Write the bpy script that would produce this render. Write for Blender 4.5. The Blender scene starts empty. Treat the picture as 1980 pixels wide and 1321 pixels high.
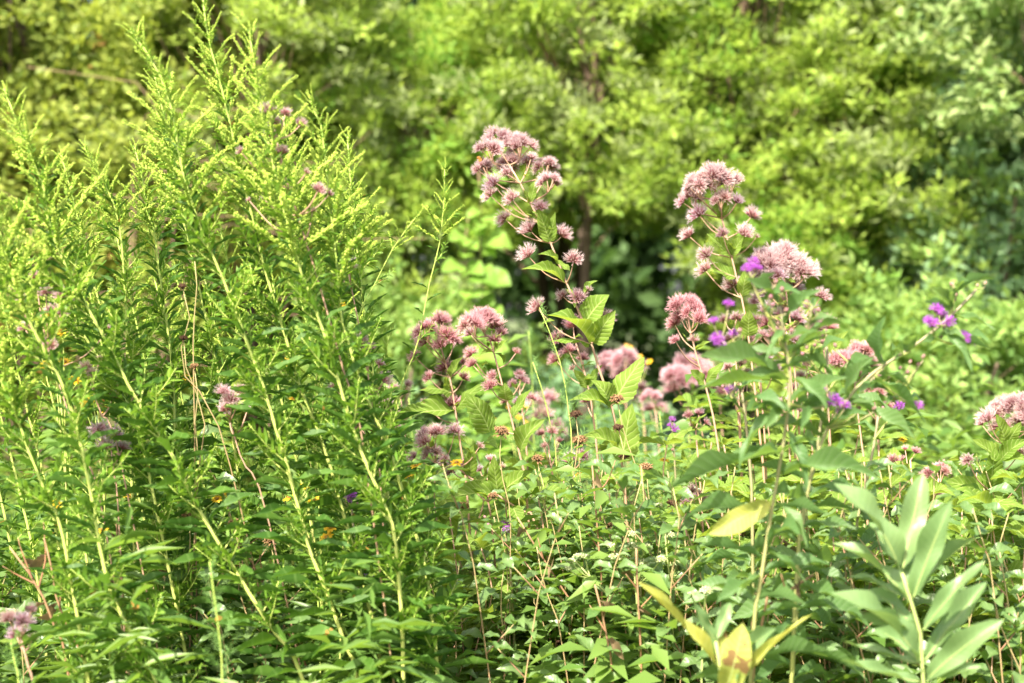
import bpy, math, random
import numpy as np
from mathutils import Vector, Matrix

random.seed(11)
RNG = np.random.default_rng(11)
R = math.radians
sc = bpy.context.scene
col = sc.collection

# ------------------------------------------------------------------ camera, sky, sun, exposure
FPX = 2750.0                       # focal length in pixels of the 1980 px wide photograph (50 mm on 36 mm)
CAM_H = 1.5
PITCH = -math.atan(40.5 / FPX)
cam_d = bpy.data.cameras.new('camera')
cam_d.lens = 50.0
cam_d.sensor_width = 36.0
cam_d.clip_start = 0.05
cam_d.clip_end = 3000.0
cam_d.dof.use_dof = True
cam_d.dof.focus_distance = 2.98
cam_d.dof.aperture_fstop = 2.4
cam_d.dof.aperture_blades = 9
cam = bpy.data.objects.new('camera', cam_d)
cam.location = (0, 0, CAM_H)
cam.rotation_euler = (math.pi / 2 + PITCH, 0, 0)
col.objects.link(cam)
sc.camera = cam

SUN_EL, SUN_AZ = R(50), R(-154)     # azimuth measured from +Y (into the picture) towards +X
to_sun = Vector((math.sin(SUN_AZ) * math.cos(SUN_EL), math.cos(SUN_AZ) * math.cos(SUN_EL), math.sin(SUN_EL)))
w = bpy.data.worlds.new('World')
sc.world = w
w.use_nodes = True
nt = w.node_tree
bg = nt.nodes['Background']
sky = nt.nodes.new('ShaderNodeTexSky')
sky.sky_type = 'NISHITA'
sky.sun_disc = False
sky.sun_elevation = SUN_EL
sky.sun_rotation = SUN_AZ
sky.dust_density = 5.0
nt.links.new(sky.outputs[0], bg.inputs[0])
bg.inputs[1].default_value = 0.12
sun_d = bpy.data.lights.new('sun', 'SUN')
sun_d.energy = 4.6
sun_d.angle = R(0.6)
sun_d.color = (1.0, 0.93, 0.78)
sun = bpy.data.objects.new('sun', sun_d)
sun.rotation_euler = (-to_sun).to_track_quat('-Z', 'Y').to_euler()
sun.location = (0, 0, 20)
col.objects.link(sun)
sc.view_settings.view_transform = 'Standard'
sc.view_settings.look = 'None'
sc.view_settings.gamma = 1.0
sc.view_settings.use_curve_mapping = False
sc.view_settings.exposure = 1.74
cy = sc.cycles
cy.max_bounces = 4
cy.diffuse_bounces = 3
cy.glossy_bounces = 2
cy.transmission_bounces = 4
cy.transparent_max_bounces = 4
cy.caustics_reflective = False
cy.caustics_refractive = False
cy.use_denoising = True
cy.use_light_tree = False

# ------------------------------------------------------------------ helpers
_f = Vector((0, math.cos(PITCH), math.sin(PITCH)))
_u = Vector((0, -math.sin(PITCH), math.cos(PITCH)))
def P(px, py, d):
    """a point of the photograph at depth d metres -> its place in the meadow"""
    return Vector((0, 0, CAM_H)) + d * (_f + (px - 990.0) / FPX * Vector((1, 0, 0)) + (660.5 - py) / FPX * _u)
def mpp(d):
    return d / FPX
def rnd(a, b):
    return random.uniform(a, b)

def thing(name, label, cat, loc, group=None):
    o = bpy.data.objects.new(name, None)
    o.empty_display_size = 0.05
    o.location = loc
    col.objects.link(o)
    o['label'] = label
    o['category'] = cat
    if group:
        o['group'] = group
    return o
def part(parent, name, mesh, M=None, kind=None, color=None, label=None):
    o = bpy.data.objects.new(name, mesh)
    o.parent = parent
    if M is not None:
        o.matrix_basis = M
    if kind:
        o['kind'] = kind
    if color:
        o.color = (*color, 1.0)
    if label:
        o['label'] = label
    col.objects.link(o)
    return o

class MB:
    """collects polygons with a uv per vertex and a material slot per face"""
    def __init__(self):
        self.v, self.f, self.uv, self.mi = [], [], [], []
    def add(self, verts, faces, uvs, mi=0):
        b = len(self.v)
        self.v += [tuple(p) for p in verts]
        self.uv += uvs
        for f in faces:
            self.f.append(tuple(i + b for i in f))
            self.mi.append(mi)
    def tube(self, pts, radii, n=5, mi=0, u0=0.0, u1=1.0, cap=True):
        pts = [Vector(p) for p in pts]
        N = len(pts)
        V, UV, F = [], [], []
        t = (pts[1] - pts[0]).normalized()
        a = t.orthogonal().normalized()
        for i in range(N):
            t = (pts[min(i + 1, N - 1)] - pts[max(i - 1, 0)])
            t = t.normalized() if t.length > 1e-9 else Vector((0, 0, 1))
            a = (a - t * a.dot(t))
            a = a.normalized() if a.length > 1e-6 else t.orthogonal().normalized()
            b = t.cross(a)
            for k in range(n):
                th = 2 * math.pi * k / n
                V.append(pts[i] + (a * math.cos(th) + b * math.sin(th)) * radii[i])
                UV.append((u0 + (u1 - u0) * i / (N - 1), k / n))
        for i in range(N - 1):
            for k in range(n):
                k2 = (k + 1) % n
                F.append((i * n + k, i * n + k2, (i + 1) * n + k2, (i + 1) * n + k))
        if cap:
            F.append(tuple(range((N - 1) * n, N * n)))
        self.add(V, F, UV, mi)
    def bead(self, c, r, axis=None, k=1.35, mi=0, u=0.5):
        """a small six-cornered bud"""
        ax = axis or Vector((0, 0, 1))
        a = ax.orthogonal().normalized()
        b = ax.cross(a)
        V = [c + ax * r * k, c - ax * r * k, c + a * r, c + b * r, c - a * r, c - b * r]
        F = [(0, 2, 3), (0, 3, 4), (0, 4, 5), (0, 5, 2), (1, 3, 2), (1, 4, 3), (1, 5, 4), (1, 2, 5)]
        self.add(V, F, [(u, 0.5)] * 6, mi)
    def blade(self, p0, p1, nrm, w, mi=0, u0=0.0, u1=1.0, arch=0.0, seg=3):
        """a narrow pointed leaf from p0 to p1"""
        d = p1 - p0
        L = d.length
        if L < 1e-6:
            return
        d = d / L
        s = d.cross(nrm)
        s = s.normalized() if s.length > 1e-5 else d.orthogonal().normalized()
        n2 = s.cross(d)
        V, UV, F = [p0], [(u0, .5)], []
        for i in range(1, seg):
            t = i / seg
            c = p0 + d * L * t + n2 * arch * L * 4 * t * (1 - t)
            ww = w * 0.5 * min(1.0, 2.2 * math.sin(math.pi * t ** 0.8) * 0.62)
            V += [c - s * ww, c + s * ww]
            UV += [(u0 + (u1 - u0) * t, 0), (u0 + (u1 - u0) * t, 1)]
        V.append(p1)
        UV.append((u1, .5))
        F.append((0, 2, 1))
        for i in range(1, seg - 1):
            a = 2 * i - 1
            F.append((a, a + 1, a + 3, a + 2))
        a = 2 * (seg - 1) - 1
        F.append((a, a + 1, len(V) - 1))
        self.add(V, F, UV, mi)
    def build(self, name, mats, smooth=True):
        me = bpy.data.meshes.new(name)
        me.from_pydata(self.v, [], self.f)
        for m in (mats if isinstance(mats, (list, tuple)) else [mats]):
            me.materials.append(m)
        if len(set(self.mi)) > 1:
            me.polygons.foreach_set('material_index', self.mi)
        uvl = me.uv_layers.new(name='UVMap')
        li = np.empty(len(me.loops), dtype=np.int32)
        me.loops.foreach_get('vertex_index', li)
        uvl.data.foreach_set('uv', np.array(self.uv, dtype=np.float32)[li].ravel())
        if smooth:
            me.polygons.foreach_set('use_smooth', np.ones(len(me.polygons), dtype=bool))
        me.update()
        return me

def array_mesh(name, V, F, UV, mat, smooth=False):
    """many copies of one template as ONE mesh; V (n,3), F (m,k), UV (n,2)"""
    me = bpy.data.meshes.new(name)
    m, k = F.shape
    me.vertices.add(len(V))
    me.vertices.foreach_set('co', V.astype(np.float32).ravel())
    me.loops.add(m * k)
    me.loops.foreach_set('vertex_index', F.astype(np.int32).ravel())
    me.polygons.add(m)
    me.polygons.foreach_set('loop_start', np.arange(0, m * k, k, dtype=np.int32))
    me.update(calc_edges=True)
    uvl = me.uv_layers.new(name='UVMap')
    uvl.data.foreach_set('uv', UV.astype(np.float32)[F.ravel()].ravel())
    if smooth:
        me.polygons.foreach_set('use_smooth', np.ones(m, dtype=bool))
    for mm in (mat if isinstance(mat, (list, tuple)) else [mat]):
        me.materials.append(mm)
    return me
def nrmz(a):
    return a / np.maximum(np.linalg.norm(a, axis=1, keepdims=True), 1e-9)
LEAF_V = np.array([(0, 0, 0), (.42, -.5, .10), (.42, 0, 0), (.42, .5, .10), (1, 0, -.06)], float)
LEAF_F = np.array([(0, 1, 2), (0, 2, 3), (1, 4, 2), (2, 4, 3)])
SMALL_V = np.array([(0, 0, 0), (.45, -.5, .06), (1, 0, 0), (.45, .5, .06)], float)
SMALL_F = np.array([(0, 1, 2), (0, 2, 3)])
def scatter(O, D, N, L, W, tpl=(LEAF_V, LEAF_F)):
    """leaf template copied to origins O, along D, facing N, with length L and width W"""
    tv, tf = tpl
    D = nrmz(D)
    S = nrmz(np.cross(N, D))
    N2 = np.cross(D, S)
    n, k = len(O), len(tv)
    V = (O[:, None, :] + tv[None, :, 0:1] * (D * L[:, None])[:, None, :] + tv[None, :, 1:2] * (S * W[:, None])[:, None, :]
         + tv[None, :, 2:3] * (N2 * L[:, None])[:, None, :]).reshape(-1, 3)
    F = (np.arange(n)[:, None, None] * k + tf[None]).reshape(-1, 3)
    # uv.x holds a random number per leaf, uv.y the place along it
    UV = np.empty((n, k, 2))
    UV[:, :, 0] = RNG.random(n)[:, None]
    UV[:, :, 1] = tv[None, :, 0]
    return V, F, UV.reshape(-1, 2)
def spline(pts, n):
    """smooth curve through pts, n samples"""
    pts = [Vector(p) for p in pts]
    if len(pts) == 2:
        return [pts[0].lerp(pts[1], i / (n - 1)) for i in range(n)]
    seglen = [max((pts[i + 1] - pts[i]).length, 1e-6) for i in range(len(pts) - 1)]
    tot = sum(seglen)
    out = []
    for i in range(n):
        s = tot * i / (n - 1)
        k = 0
        while k < len(seglen) - 1 and s > seglen[k]:
            s -= seglen[k]
            k += 1
        t = min(1.0, s / seglen[k])
        p1, p2 = pts[k], pts[k + 1]
        p0 = pts[k - 1] if k > 0 else p1 * 2 - p2
        p3 = pts[k + 2] if k + 2 < len(pts) else p2 * 2 - p1
        out.append(0.5 * ((2 * p1) + (p2 - p0) * t + (2 * p0 - 5 * p1 + 4 * p2 - p3) * t * t + (3 * p1 - p0 - 3 * p2 + p3) * t ** 3))
    return out
def at_path(path, s):
    x = max(0.0, min(0.9999, s)) * (len(path) - 1)
    i = int(x)
    return path[i].lerp(path[i + 1], x - i), (path[i + 1] - path[i]).normalized()
def frame(o, d, n, sx=1.0, sy=1.0, sz=1.0):
    """matrix: local x along d, local z close to n"""
    d = d.normalized()
    s = n.cross(d)
    s = s.normalized() if s.length > 1e-5 else d.orthogonal().normalized()
    z = d.cross(s)
    return Matrix(((d.x * sx, s.x * sy, z.x * sz, o.x), (d.y * sx, s.y * sy, z.y * sz, o.y), (d.z * sx, s.z * sy, z.z * sz, o.z), (0, 0, 0, 1)))
def frame_z(o, d, s=1.0, spin=0.0, flat=1.0):
    """matrix: local z along d"""
    q = d.normalized().to_track_quat('Z', 'Y').to_matrix().to_4x4()
    return Matrix.Translation(o) @ q @ Matrix.Rotation(spin, 4, 'Z') @ Matrix.Diagonal((s * flat, s * flat, s, 1))
def attach(paths, c, lo=.3, slope=.45):
    """the place on a stem from which a stalk would rise to c"""
    best = None
    for pp in paths:
        for i in range(int(len(pp) * lo), len(pp)):
            p = pp[i]
            lat = math.hypot(p.x - c.x, p.y - c.y)
            e = (p - c).length + 3.0 * max(0.0, p.z + slope * lat + .004 - c.z)
            if best is None or e < best[0]:
                best = (e, p)
    return best[1]
def stem_path(pxs, d, n=40, base_lean=0.3, d_base=None):
    """photo points from the top down -> world path from the ground up"""
    pts = []
    for p in pxs:
        pts.append(P(p[0], p[1], p[2] if len(p) > 2 else d))
    q = pts[-1]
    dirn = (pts[-1] - pts[-2]).normalized()
    if q.z > 0.05:
        k = q.z
        base = Vector((q.x + dirn.x / max(0.4, -dirn.z) * k * base_lean, q.y + rnd(-.04, .04) + (0 if d_base is None else d_base), 0))
        pts.append(Vector((q.x * .55 + base.x * .45 + dirn.x * k * .12, q.y * .5 + base.y * .5, k * .45)))
        pts.append(base)
    pts.reverse()
    return spline(pts, n)

# ------------------------------------------------------------------ materials
def new_mat(name):
    m = bpy.data.materials.new(name)
    m.use_nodes = True
    t = m.node_tree
    for n in list(t.nodes):
        t.nodes.remove(n)
    return m, t, t.nodes, t.links
def math_node(N, L, op, a, b=None, c=None):
    n = N.new('ShaderNodeMath')
    n.operation = op
    for i, v in enumerate((a, b, c)):
        if v is None:
            continue
        if isinstance(v, (int, float)):
            n.inputs[i].default_value = v
        else:
            L.new(v, n.inputs[i])
    return n.outputs[0]
def mix_rgb(N, L, fac, a, b, mode='MIX'):
    n = N.new('ShaderNodeMix')
    n.data_type = 'RGBA'
    n.blend_type = mode
    for s, v in ((n.inputs[0], fac), (n.inputs[6], a), (n.inputs[7], b)):
        if isinstance(v, (int, float)):
            s.default_value = v
        elif isinstance(v, (tuple, list)):
            s.default_value = (*v[:3], 1)
        else:
            L.new(v, s)
    return n.outputs[2]
def leaf_mat(name, c1, c2, trans, tfac=0.4, rough=0.45, vein=None, vein_col=None, nvein=9, slant=.30, spots=None, spot_amt=.62, per='object', midrib=.05, spec=.18):
    """leaf: two greens mixed per leaf, veins from the leaf's own length/width coordinates, light shining through"""
    m, t, N, L = new_mat(name)
    out = N.new('ShaderNodeOutputMaterial')
    uv = N.new('ShaderNodeUVMap')
    uv.uv_map = 'UVMap'
    sep = N.new('ShaderNodeSeparateXYZ')
    L.new(uv.outputs[0], sep.inputs[0])
    if per == 'object':
        oi = N.new('ShaderNodeObjectInfo')
        rv = oi.outputs['Random']
    else:
        rv = sep.outputs[0]
    tc = N.new('ShaderNodeTexCoord')
    no = N.new('ShaderNodeTexNoise')
    no.inputs['Scale'].default_value = 40.0 if per == 'object' else 1.1
    no.inputs['Detail'].default_value = 3.0
    gm = N.new('ShaderNodeNewGeometry')
    L.new(gm.outputs['Position'], no.inputs['Vector'])
    f = math_node(N, L, 'ADD', math_node(N, L, 'MULTIPLY', rv, .75), math_node(N, L, 'MULTIPLY_ADD', no.outputs[0], .9, -.30))
    f = math_node(N, L, 'MINIMUM', math_node(N, L, 'MAXIMUM', f, 0.0), 1.0)
    c = mix_rgb(N, L, f, c1, c2)
    tcol = mix_rgb(N, L, f, trans, tuple(x * .75 for x in trans))
    bump_src = None
    if vein:
        a = math_node(N, L, 'ABSOLUTE', math_node(N, L, 'MULTIPLY_ADD', sep.outputs[1], 2.0, -1.0))
        s = math_node(N, L, 'FRACT', math_node(N, L, 'MULTIPLY', math_node(N, L, 'MULTIPLY_ADD', a, -slant, sep.outputs[0]), float(nvein)))
        s = math_node(N, L, 'ABSOLUTE', math_node(N, L, 'SUBTRACT', s, .5))
        side = math_node(N, L, 'SMOOTH_MIN', math_node(N, L, 'MULTIPLY', math_node(N, L, 'MAXIMUM', math_node(N, L, 'SUBTRACT', .12, s), 0.0), 10.0), 1.0, .1)
        mid = math_node(N, L, 'LESS_THAN', a, midrib)
        vm = math_node(N, L, 'MAXIMUM', math_node(N, L, 'MULTIPLY', side, .8), mid)
        vm = math_node(N, L, 'MULTIPLY', vm, float(vein))
        c = mix_rgb(N, L, vm, c, vein_col)
        tcol = mix_rgb(N, L, math_node(N, L, 'MULTIPLY', vm, .6), tcol, vein_col)
        vo = N.new('ShaderNodeTexVoronoi')
        vo.feature = 'DISTANCE_TO_EDGE'
        vo.inputs['Scale'].default_value = 130.0
        L.new(tc.outputs['Object'], vo.inputs['Vector'])
        bump_src = math_node(N, L, 'SUBTRACT', math_node(N, L, 'MULTIPLY', s, 1.3), vm)
    if spots:
        n2 = N.new('ShaderNodeTexNoise')
        n2.inputs['Scale'].default_value = 28.0 if per == 'object' else 3.0
        n2.inputs['Detail'].default_value = 2.0
        L.new(gm.outputs['Position'], n2.inputs['Vector'])
        k = math_node(N, L, 'MULTIPLY', math_node(N, L, 'GREATER_THAN', n2.outputs[0], spot_amt), math_node(N, L, 'GREATER_THAN', rv, .45))
        c = mix_rgb(N, L, k, c, spots)
        tcol = mix_rgb(N, L, k, tcol, spots)
    pb = N.new('ShaderNodeBsdfPrincipled')
    L.new(c, pb.inputs['Base Color'])
    pb.inputs['Roughness'].default_value = rough
    pb.inputs['Specular IOR Level'].default_value = spec
    tr = N.new('ShaderNodeBsdfTranslucent')
    L.new(tcol, tr.inputs[0])
    if bump_src is not None:
        bp = N.new('ShaderNodeBump')
        bp.inputs['Strength'].default_value = .6 * float(vein)
        bp.inputs['Distance'].default_value = .002
        L.new(bump_src, bp.inputs['Height'])
        L.new(bp.outputs[0], pb.inputs['Normal'])
    mx = N.new('ShaderNodeMixShader')
    mx.inputs[0].default_value = tfac
    L.new(pb.outputs[0], mx.inputs[1])
    L.new(tr.outputs[0], mx.inputs[2])
    L.new(mx.outputs[0], out.inputs[0])
    return m
def ramp_mat(name, stops, rough=.6, trans=.0, tint=False, noise=.25, nscale=60.0, axis=0, spec=.25):
    """colour along the part's own length (uv.x), broken up by noise"""
    m, t, N, L = new_mat(name)
    out = N.new('ShaderNodeOutputMaterial')
    uv = N.new('ShaderNodeUVMap')
    uv.uv_map = 'UVMap'
    sep = N.new('ShaderNodeSeparateXYZ')
    L.new(uv.outputs[0], sep.inputs[0])
    cr = N.new('ShaderNodeValToRGB')
    e = cr.color_ramp.elements
    while len(e) < len(stops):
        e.new(.5)
    for i, (p, c) in enumerate(stops):
        e[i].position = p
        e[i].color = (*c, 1)
    L.new(sep.outputs[axis], cr.inputs[0])
    no = N.new('ShaderNodeTexNoise')
    no.inputs['Scale'].default_value = nscale
    no.inputs['Detail'].default_value = 3
    gm = N.new('ShaderNodeNewGeometry')
    L.new(gm.outputs['Position'], no.inputs['Vector'])
    k = math_node(N, L, 'MULTIPLY_ADD', no.outputs[0], noise * 2, 1 - noise)
    c = mix_rgb(N, L, 1.0, cr.outputs[0], (1, 1, 1), 'MULTIPLY')
    cc = N.new('ShaderNodeVectorMath')
    cc.operation = 'SCALE'
    L.new(c, cc.inputs[0])
    L.new(k, cc.inputs['Scale'])
    c = cc.outputs[0]
    if tint:
        oi = N.new('ShaderNodeObjectInfo')
        c = mix_rgb(N, L, 1.0, c, oi.outputs['Color'], 'MULTIPLY')
    pb = N.new('ShaderNodeBsdfPrincipled')
    L.new(c, pb.inputs['Base Color'])
    pb.inputs['Roughness'].default_value = rough
    pb.inputs['Specular IOR Level'].default_value = spec
    if trans > 0:
        tr = N.new('ShaderNodeBsdfTranslucent')
        L.new(c, tr.inputs[0])
        mx = N.new('ShaderNodeMixShader')
        mx.inputs[0].default_value = trans
        L.new(pb.outputs[0], mx.inputs[1])
        L.new(tr.outputs[0], mx.inputs[2])
        L.new(mx.outputs[0], out.inputs[0])
    else:
        L.new(pb.outputs[0], out.inputs[0])
    return m

M = {}
M['gold_leaf'] = leaf_mat('goldenrod_leaf', (.030, .085, .014), (.085, .170, .026), (.17, .34, .03), .34, .50, vein=.35, vein_col=(.20, .32, .09), nvein=4, slant=.05, spots=(.30, .17, .04), spot_amt=.70)
M['gold_shoot'] = leaf_mat('goldenrod_shoot', (.095, .200, .025), (.190, .310, .040), (.30, .50, .04), .42, .5)
M['gold_bud'] = ramp_mat('goldenrod_bud', [(0, (.23, .36, .06)), (.5, (.40, .54, .08)), (1, (.56, .66, .12))], .6, .25)
M['gold_stem'] = ramp_mat('goldenrod_stem', [(0, (.34, .24, .12)), (.10, (.40, .36, .12)), (.5, (.47, .52, .14)), (1, (.36, .48, .10))], .5, 0, noise=.2)
M['jp_leaf'] = leaf_mat('joe_pye_leaf', (.115, .205, .030), (.190, .285, .045), (.40, .52, .05), .46, .60, vein=.8, vein_col=(.42, .52, .16), nvein=8, slant=.22, spots=(.20, .14, .04), spot_amt=.74)
M['jp_stem'] = ramp_mat('joe_pye_stem', [(0, (.22, .19, .08)), (.5, (.34, .22, .13)), (1, (.46, .27, .20))], .5, 0, noise=.2)
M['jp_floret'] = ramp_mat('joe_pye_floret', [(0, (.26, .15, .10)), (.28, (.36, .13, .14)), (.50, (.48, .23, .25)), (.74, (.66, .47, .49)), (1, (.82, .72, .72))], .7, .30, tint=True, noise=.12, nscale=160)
M['iron_leaf'] = leaf_mat('ironweed_leaf', (.070, .150, .045), (.125, .215, .065), (.26, .42, .06), .40, .45, vein=.4, vein_col=(.26, .36, .18), nvein=12, slant=.15, spec=.35)
M['iron_stem'] = ramp_mat('ironweed_stem', [(0, (.22, .26, .07)), (.5, (.32, .34, .10)), (1, (.26, .22, .14))], .5, 0)
M['iron_flower'] = ramp_mat('ironweed_flower', [(0, (.10, .09, .05)), (.30, (.20, .08, .14)), (.42, (.38, .06, .40)), (1, (.50, .12, .70))], .6, .3, noise=.15)
M['iron_bud'] = ramp_mat('ironweed_bud', [(0, (.16, .16, .07)), (.6, (.24, .13, .12)), (1, (.34, .12, .18))], .6, 0)
M['milk_leaf'] = leaf_mat('milkweed_leaf', (.125, .215, .080), (.190, .290, .110), (.34, .50, .12), .34, .42, vein=.22, vein_col=(.30, .40, .17), nvein=15, slant=.10, midrib=.07, spec=.5)
M['milk_yellow'] = leaf_mat('milkweed_yellow_leaf', (.48, .44, .09), (.26, .36, .09), (.58, .54, .09), .38, .5, vein=.3, vein_col=(.58, .58, .28), nvein=14, slant=.10, spots=(.24, .15, .06), spot_amt=.60)
M['milk_stem'] = ramp_mat('milkweed_stem', [(0, (.28, .34, .10)), (1, (.36, .43, .15))], .5, 0)
M['berg_leaf'] = leaf_mat('bergamot_leaf', (.075, .155, .038), (.160, .245, .085), (.26, .43, .05), .40, .38, vein=.3, vein_col=(.24, .32, .13), nvein=6, slant=.2, spec=.55)
M['berg_stem'] = ramp_mat('bergamot_stem', [(0, (.26, .13, .08)), (.5, (.34, .19, .12)), (1, (.32, .27, .12))], .6, 0, noise=.3)
M['seed'] = ramp_mat('seed_head', [(0, (.07, .045, .025)), (.45, (.18, .10, .05)), (1, (.32, .20, .105))], .85, 0, tint=True, noise=.35, nscale=200)
M['mint_head'] = ramp_mat('mint_head', [(0, (.20, .28, .08)), (.5, (.40, .46, .20)), (1, (.58, .60, .36))], .8, .15, noise=.2, nscale=150)
M['mint_leaf'] = leaf_mat('mint_leaf', (.14, .22, .09), (.24, .32, .16), (.28, .42, .10), .35, .6)
M['petal'] = ramp_mat('yellow_petal', [(0, (.70, .38, .02)), (1, (.82, .56, .03))], .5, .35, noise=.1)
M['cone'] = ramp_mat('flower_cone', [(0, (.16, .09, .03)), (1, (.36, .20, .04))], .8, 0)
M['feather'] = leaf_mat('feathery_leaf', (.16, .30, .08), (.24, .40, .12), (.32, .52, .12), .4, .5)
M['bark'] = ramp_mat('bark', [(0, (.075, .055, .042)), (1, (.12, .085, .06))], .9, 0, noise=.5, nscale=14)
M['twig'] = ramp_mat('twig', [(0, (.15, .105, .075)), (1, (.24, .16, .10))], .85, 0, noise=.4, nscale=20)
M['cedar'] = leaf_mat('cedar_spray', (.150, .255, .042), (.410, .520, .095), (.50, .66, .09), .46, .6, per='uv', spec=.2)
M['cedar_grey'] = leaf_mat('cedar_grey_spray', (.160, .215, .080), (.330, .390, .160), (.40, .50, .13), .40, .6, per='uv', spec=.2)
M['vine'] = leaf_mat('vine_leaf', (.140, .270, .045), (.240, .400, .070), (.34, .58, .06), .42, .45, per='uv')
M['vine_obj'] = leaf_mat('climbing_vine_leaf', (.150, .270, .045), (.230, .370, .060), (.34, .54, .06), .42, .45, vein=.3, vein_col=(.28, .42, .14), nvein=5)
M['thicket'] = leaf_mat('thicket_leaf', (.150, .230, .050), (.370, .420, .090), (.44, .52, .07), .42, .5, per='uv', spots=(.46, .26, .08), spot_amt=.66)
M['bluegreen'] = leaf_mat('bluegreen_leaf', (.140, .255, .130), (.270, .400, .205), (.34, .56, .20), .36, .5, per='uv')
M['pale'] = leaf_mat('pale_leaf', (.120, .225, .050), (.320, .390, .160), (.38, .50, .12), .36, .5, per='uv')
M['lowbush'] = leaf_mat('lowbush_leaf', (.140, .265, .075), (.310, .420, .110), (.40, .58, .11), .40, .5, per='uv', spots=(.42, .24, .08), spot_amt=.72)
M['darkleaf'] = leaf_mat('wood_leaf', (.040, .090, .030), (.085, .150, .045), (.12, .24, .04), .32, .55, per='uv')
M['grass'] = leaf_mat('meadow_grass', (.120, .220, .040), (.260, .360, .070), (.32, .50, .06), .40, .55, per='uv')
M['under'] = leaf_mat('undergrowth_leaf', (.060, .135, .026), (.180, .275, .060), (.28, .45, .05), .42, .42, per='uv', spec=.5, spots=(.26, .19, .07), spot_amt=.71)
M['wing'] = ramp_mat('butterfly_wing', [(0, (.30, .13, .03)), (.6, (.46, .20, .04)), (1, (.06, .03, .015))], .7, .2, noise=.4, nscale=300)
M['insect'] = ramp_mat('insect_body', [(0, (.05, .035, .02)), (1, (.10, .07, .04))], .7, 0)
# ground
m, t, N, L = new_mat('meadow_soil')
out = N.new('ShaderNodeOutputMaterial')
pb = N.new('ShaderNodeBsdfPrincipled')
gm = N.new('ShaderNodeNewGeometry')
n1 = N.new('ShaderNodeTexNoise')
n1.inputs['Scale'].default_value = 2.2
n1.inputs['Detail'].default_value = 8
L.new(gm.outputs['Position'], n1.inputs['Vector'])
L.new(mix_rgb(N, L, n1.outputs[0], (.05, .085, .022), (.13, .15, .05)), pb.inputs['Base Color'])
pb.inputs['Roughness'].default_value = .95
bp = N.new('ShaderNodeBump')
bp.inputs['Distance'].default_value = .05
L.new(n1.outputs[0], bp.inputs['Height'])
L.new(bp.outputs[0], pb.inputs['Normal'])
L.new(pb.outputs[0], out.inputs[0])
M['soil'] = m

# ------------------------------------------------------------------ the ground and the meadow floor
gm_ = bpy.data.meshes.new('ground')
xs = [-1500, -60, -20, -8, -4, -2, 0, 2, 4, 8, 20, 60, 1500]
ys = [-300, -10, 0, 2, 4, 6, 8, 11, 15, 25, 60, 300, 2000]
gv = [(x, y, 0.03 * math.sin(x * 1.3) * math.cos(y * .9) if abs(x) < 30 and -5 < y < 40 else 0.0) for y in ys for x in xs]
gf = [(j * len(xs) + i, j * len(xs) + i + 1, (j + 1) * len(xs) + i + 1, (j + 1) * len(xs) + i) for j in range(len(ys) - 1) for i in range(len(xs) - 1)]
gm_.from_pydata(gv, [], gf)
gm_.materials.append(M['soil'])
ground = bpy.data.objects.new('ground', gm_)
ground['kind'] = 'structure'
col.objects.link(ground)

# grass: thin bent blades over the whole meadow
def grass_mesh(n, x0, x1, y0, y1, h0, h1, mat):
    X = RNG.uniform(x0, x1, n)
    Y = RNG.uniform(y0, y1, n)
    H = RNG.uniform(h0, h1, n)
    A = RNG.uniform(0, 2 * math.pi, n)
    lean = RNG.uniform(.1, .55, n) * H
    S = np.stack([-np.sin(A), np.cos(A)], 1) * RNG.uniform(.002, .005, n)[:, None]
    V = np.zeros((n, 5, 3))
    for k, (t, wd) in enumerate(((0, 1), (0, -1), (.55, 1), (.55, -1), (1, 0))):
        V[:, k, 0] = X + np.cos(A) * lean * t * t + S[:, 0] * wd
        V[:, k, 1] = Y + np.sin(A) * lean * t * t + S[:, 1] * wd
        V[:, k, 2] = H * t * (1 - .12 * t)
    F = (np.arange(n)[:, None, None] * 5 + np.array([(0, 1, 2), (1, 3, 2), (2, 3, 4)])[None]).reshape(-1, 3)
    UV = np.empty((n, 5, 2))
    UV[:, :, 0] = RNG.random(n)[:, None]
    UV[:, :, 1] = .5
    return array_mesh('grass', V.reshape(-1, 3), F, UV.reshape(-1, 2), mat)
g = bpy.data.objects.new('grass', grass_mesh(60000, -3.6, 3.8, 4.2, 7.8, .35, .95, M['grass']))
g['kind'] = 'stuff'
g['label'] = 'light green feathery grass filling the meadow behind the flowers'
g['category'] = 'grass'
col.objects.link(g)
def undergrowth(zones):
    Vs, Fs, Us, nv = [], [], [], 0
    for (n, x0, x1, y0, y1, z0, z1, L0, L1, wr) in zones:
        O = np.stack([RNG.uniform(x0, x1, n), RNG.uniform(y0, y1, n), z0 + (z1 - z0) * RNG.beta(1.6, 1.3, n)], 1)
        O[:, 2] *= .74 + .18 * np.sin(O[:, 0] * 5.1 + 1.3) * np.cos(O[:, 1] * 4.3) + .16 * np.sin(O[:, 0] * 13.7 + 2.0 * O[:, 1]) + .08 * np.sin(O[:, 0] * 31.0 + O[:, 1] * 17.0)
        A = RNG.uniform(0, 2 * math.pi, n)
        D = np.stack([np.cos(A), np.sin(A), RNG.uniform(-.45, .5, n)], 1)
        Nn = np.stack([RNG.normal(0, .4, n), RNG.normal(0, .4, n) - .2, np.ones(n)], 1)
        Ln = RNG.uniform(L0, L1, n)
        V, F, UV = scatter(O, D, Nn, Ln, Ln * RNG.uniform(wr * .7, wr * 1.2, n))
        Vs.append(V)
        Fs.append(F + nv)
        Us.append(UV)
        nv += len(V)
    return array_mesh('undergrowth', np.concatenate(Vs), np.concatenate(Fs), np.concatenate(Us), M['under'])
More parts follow.
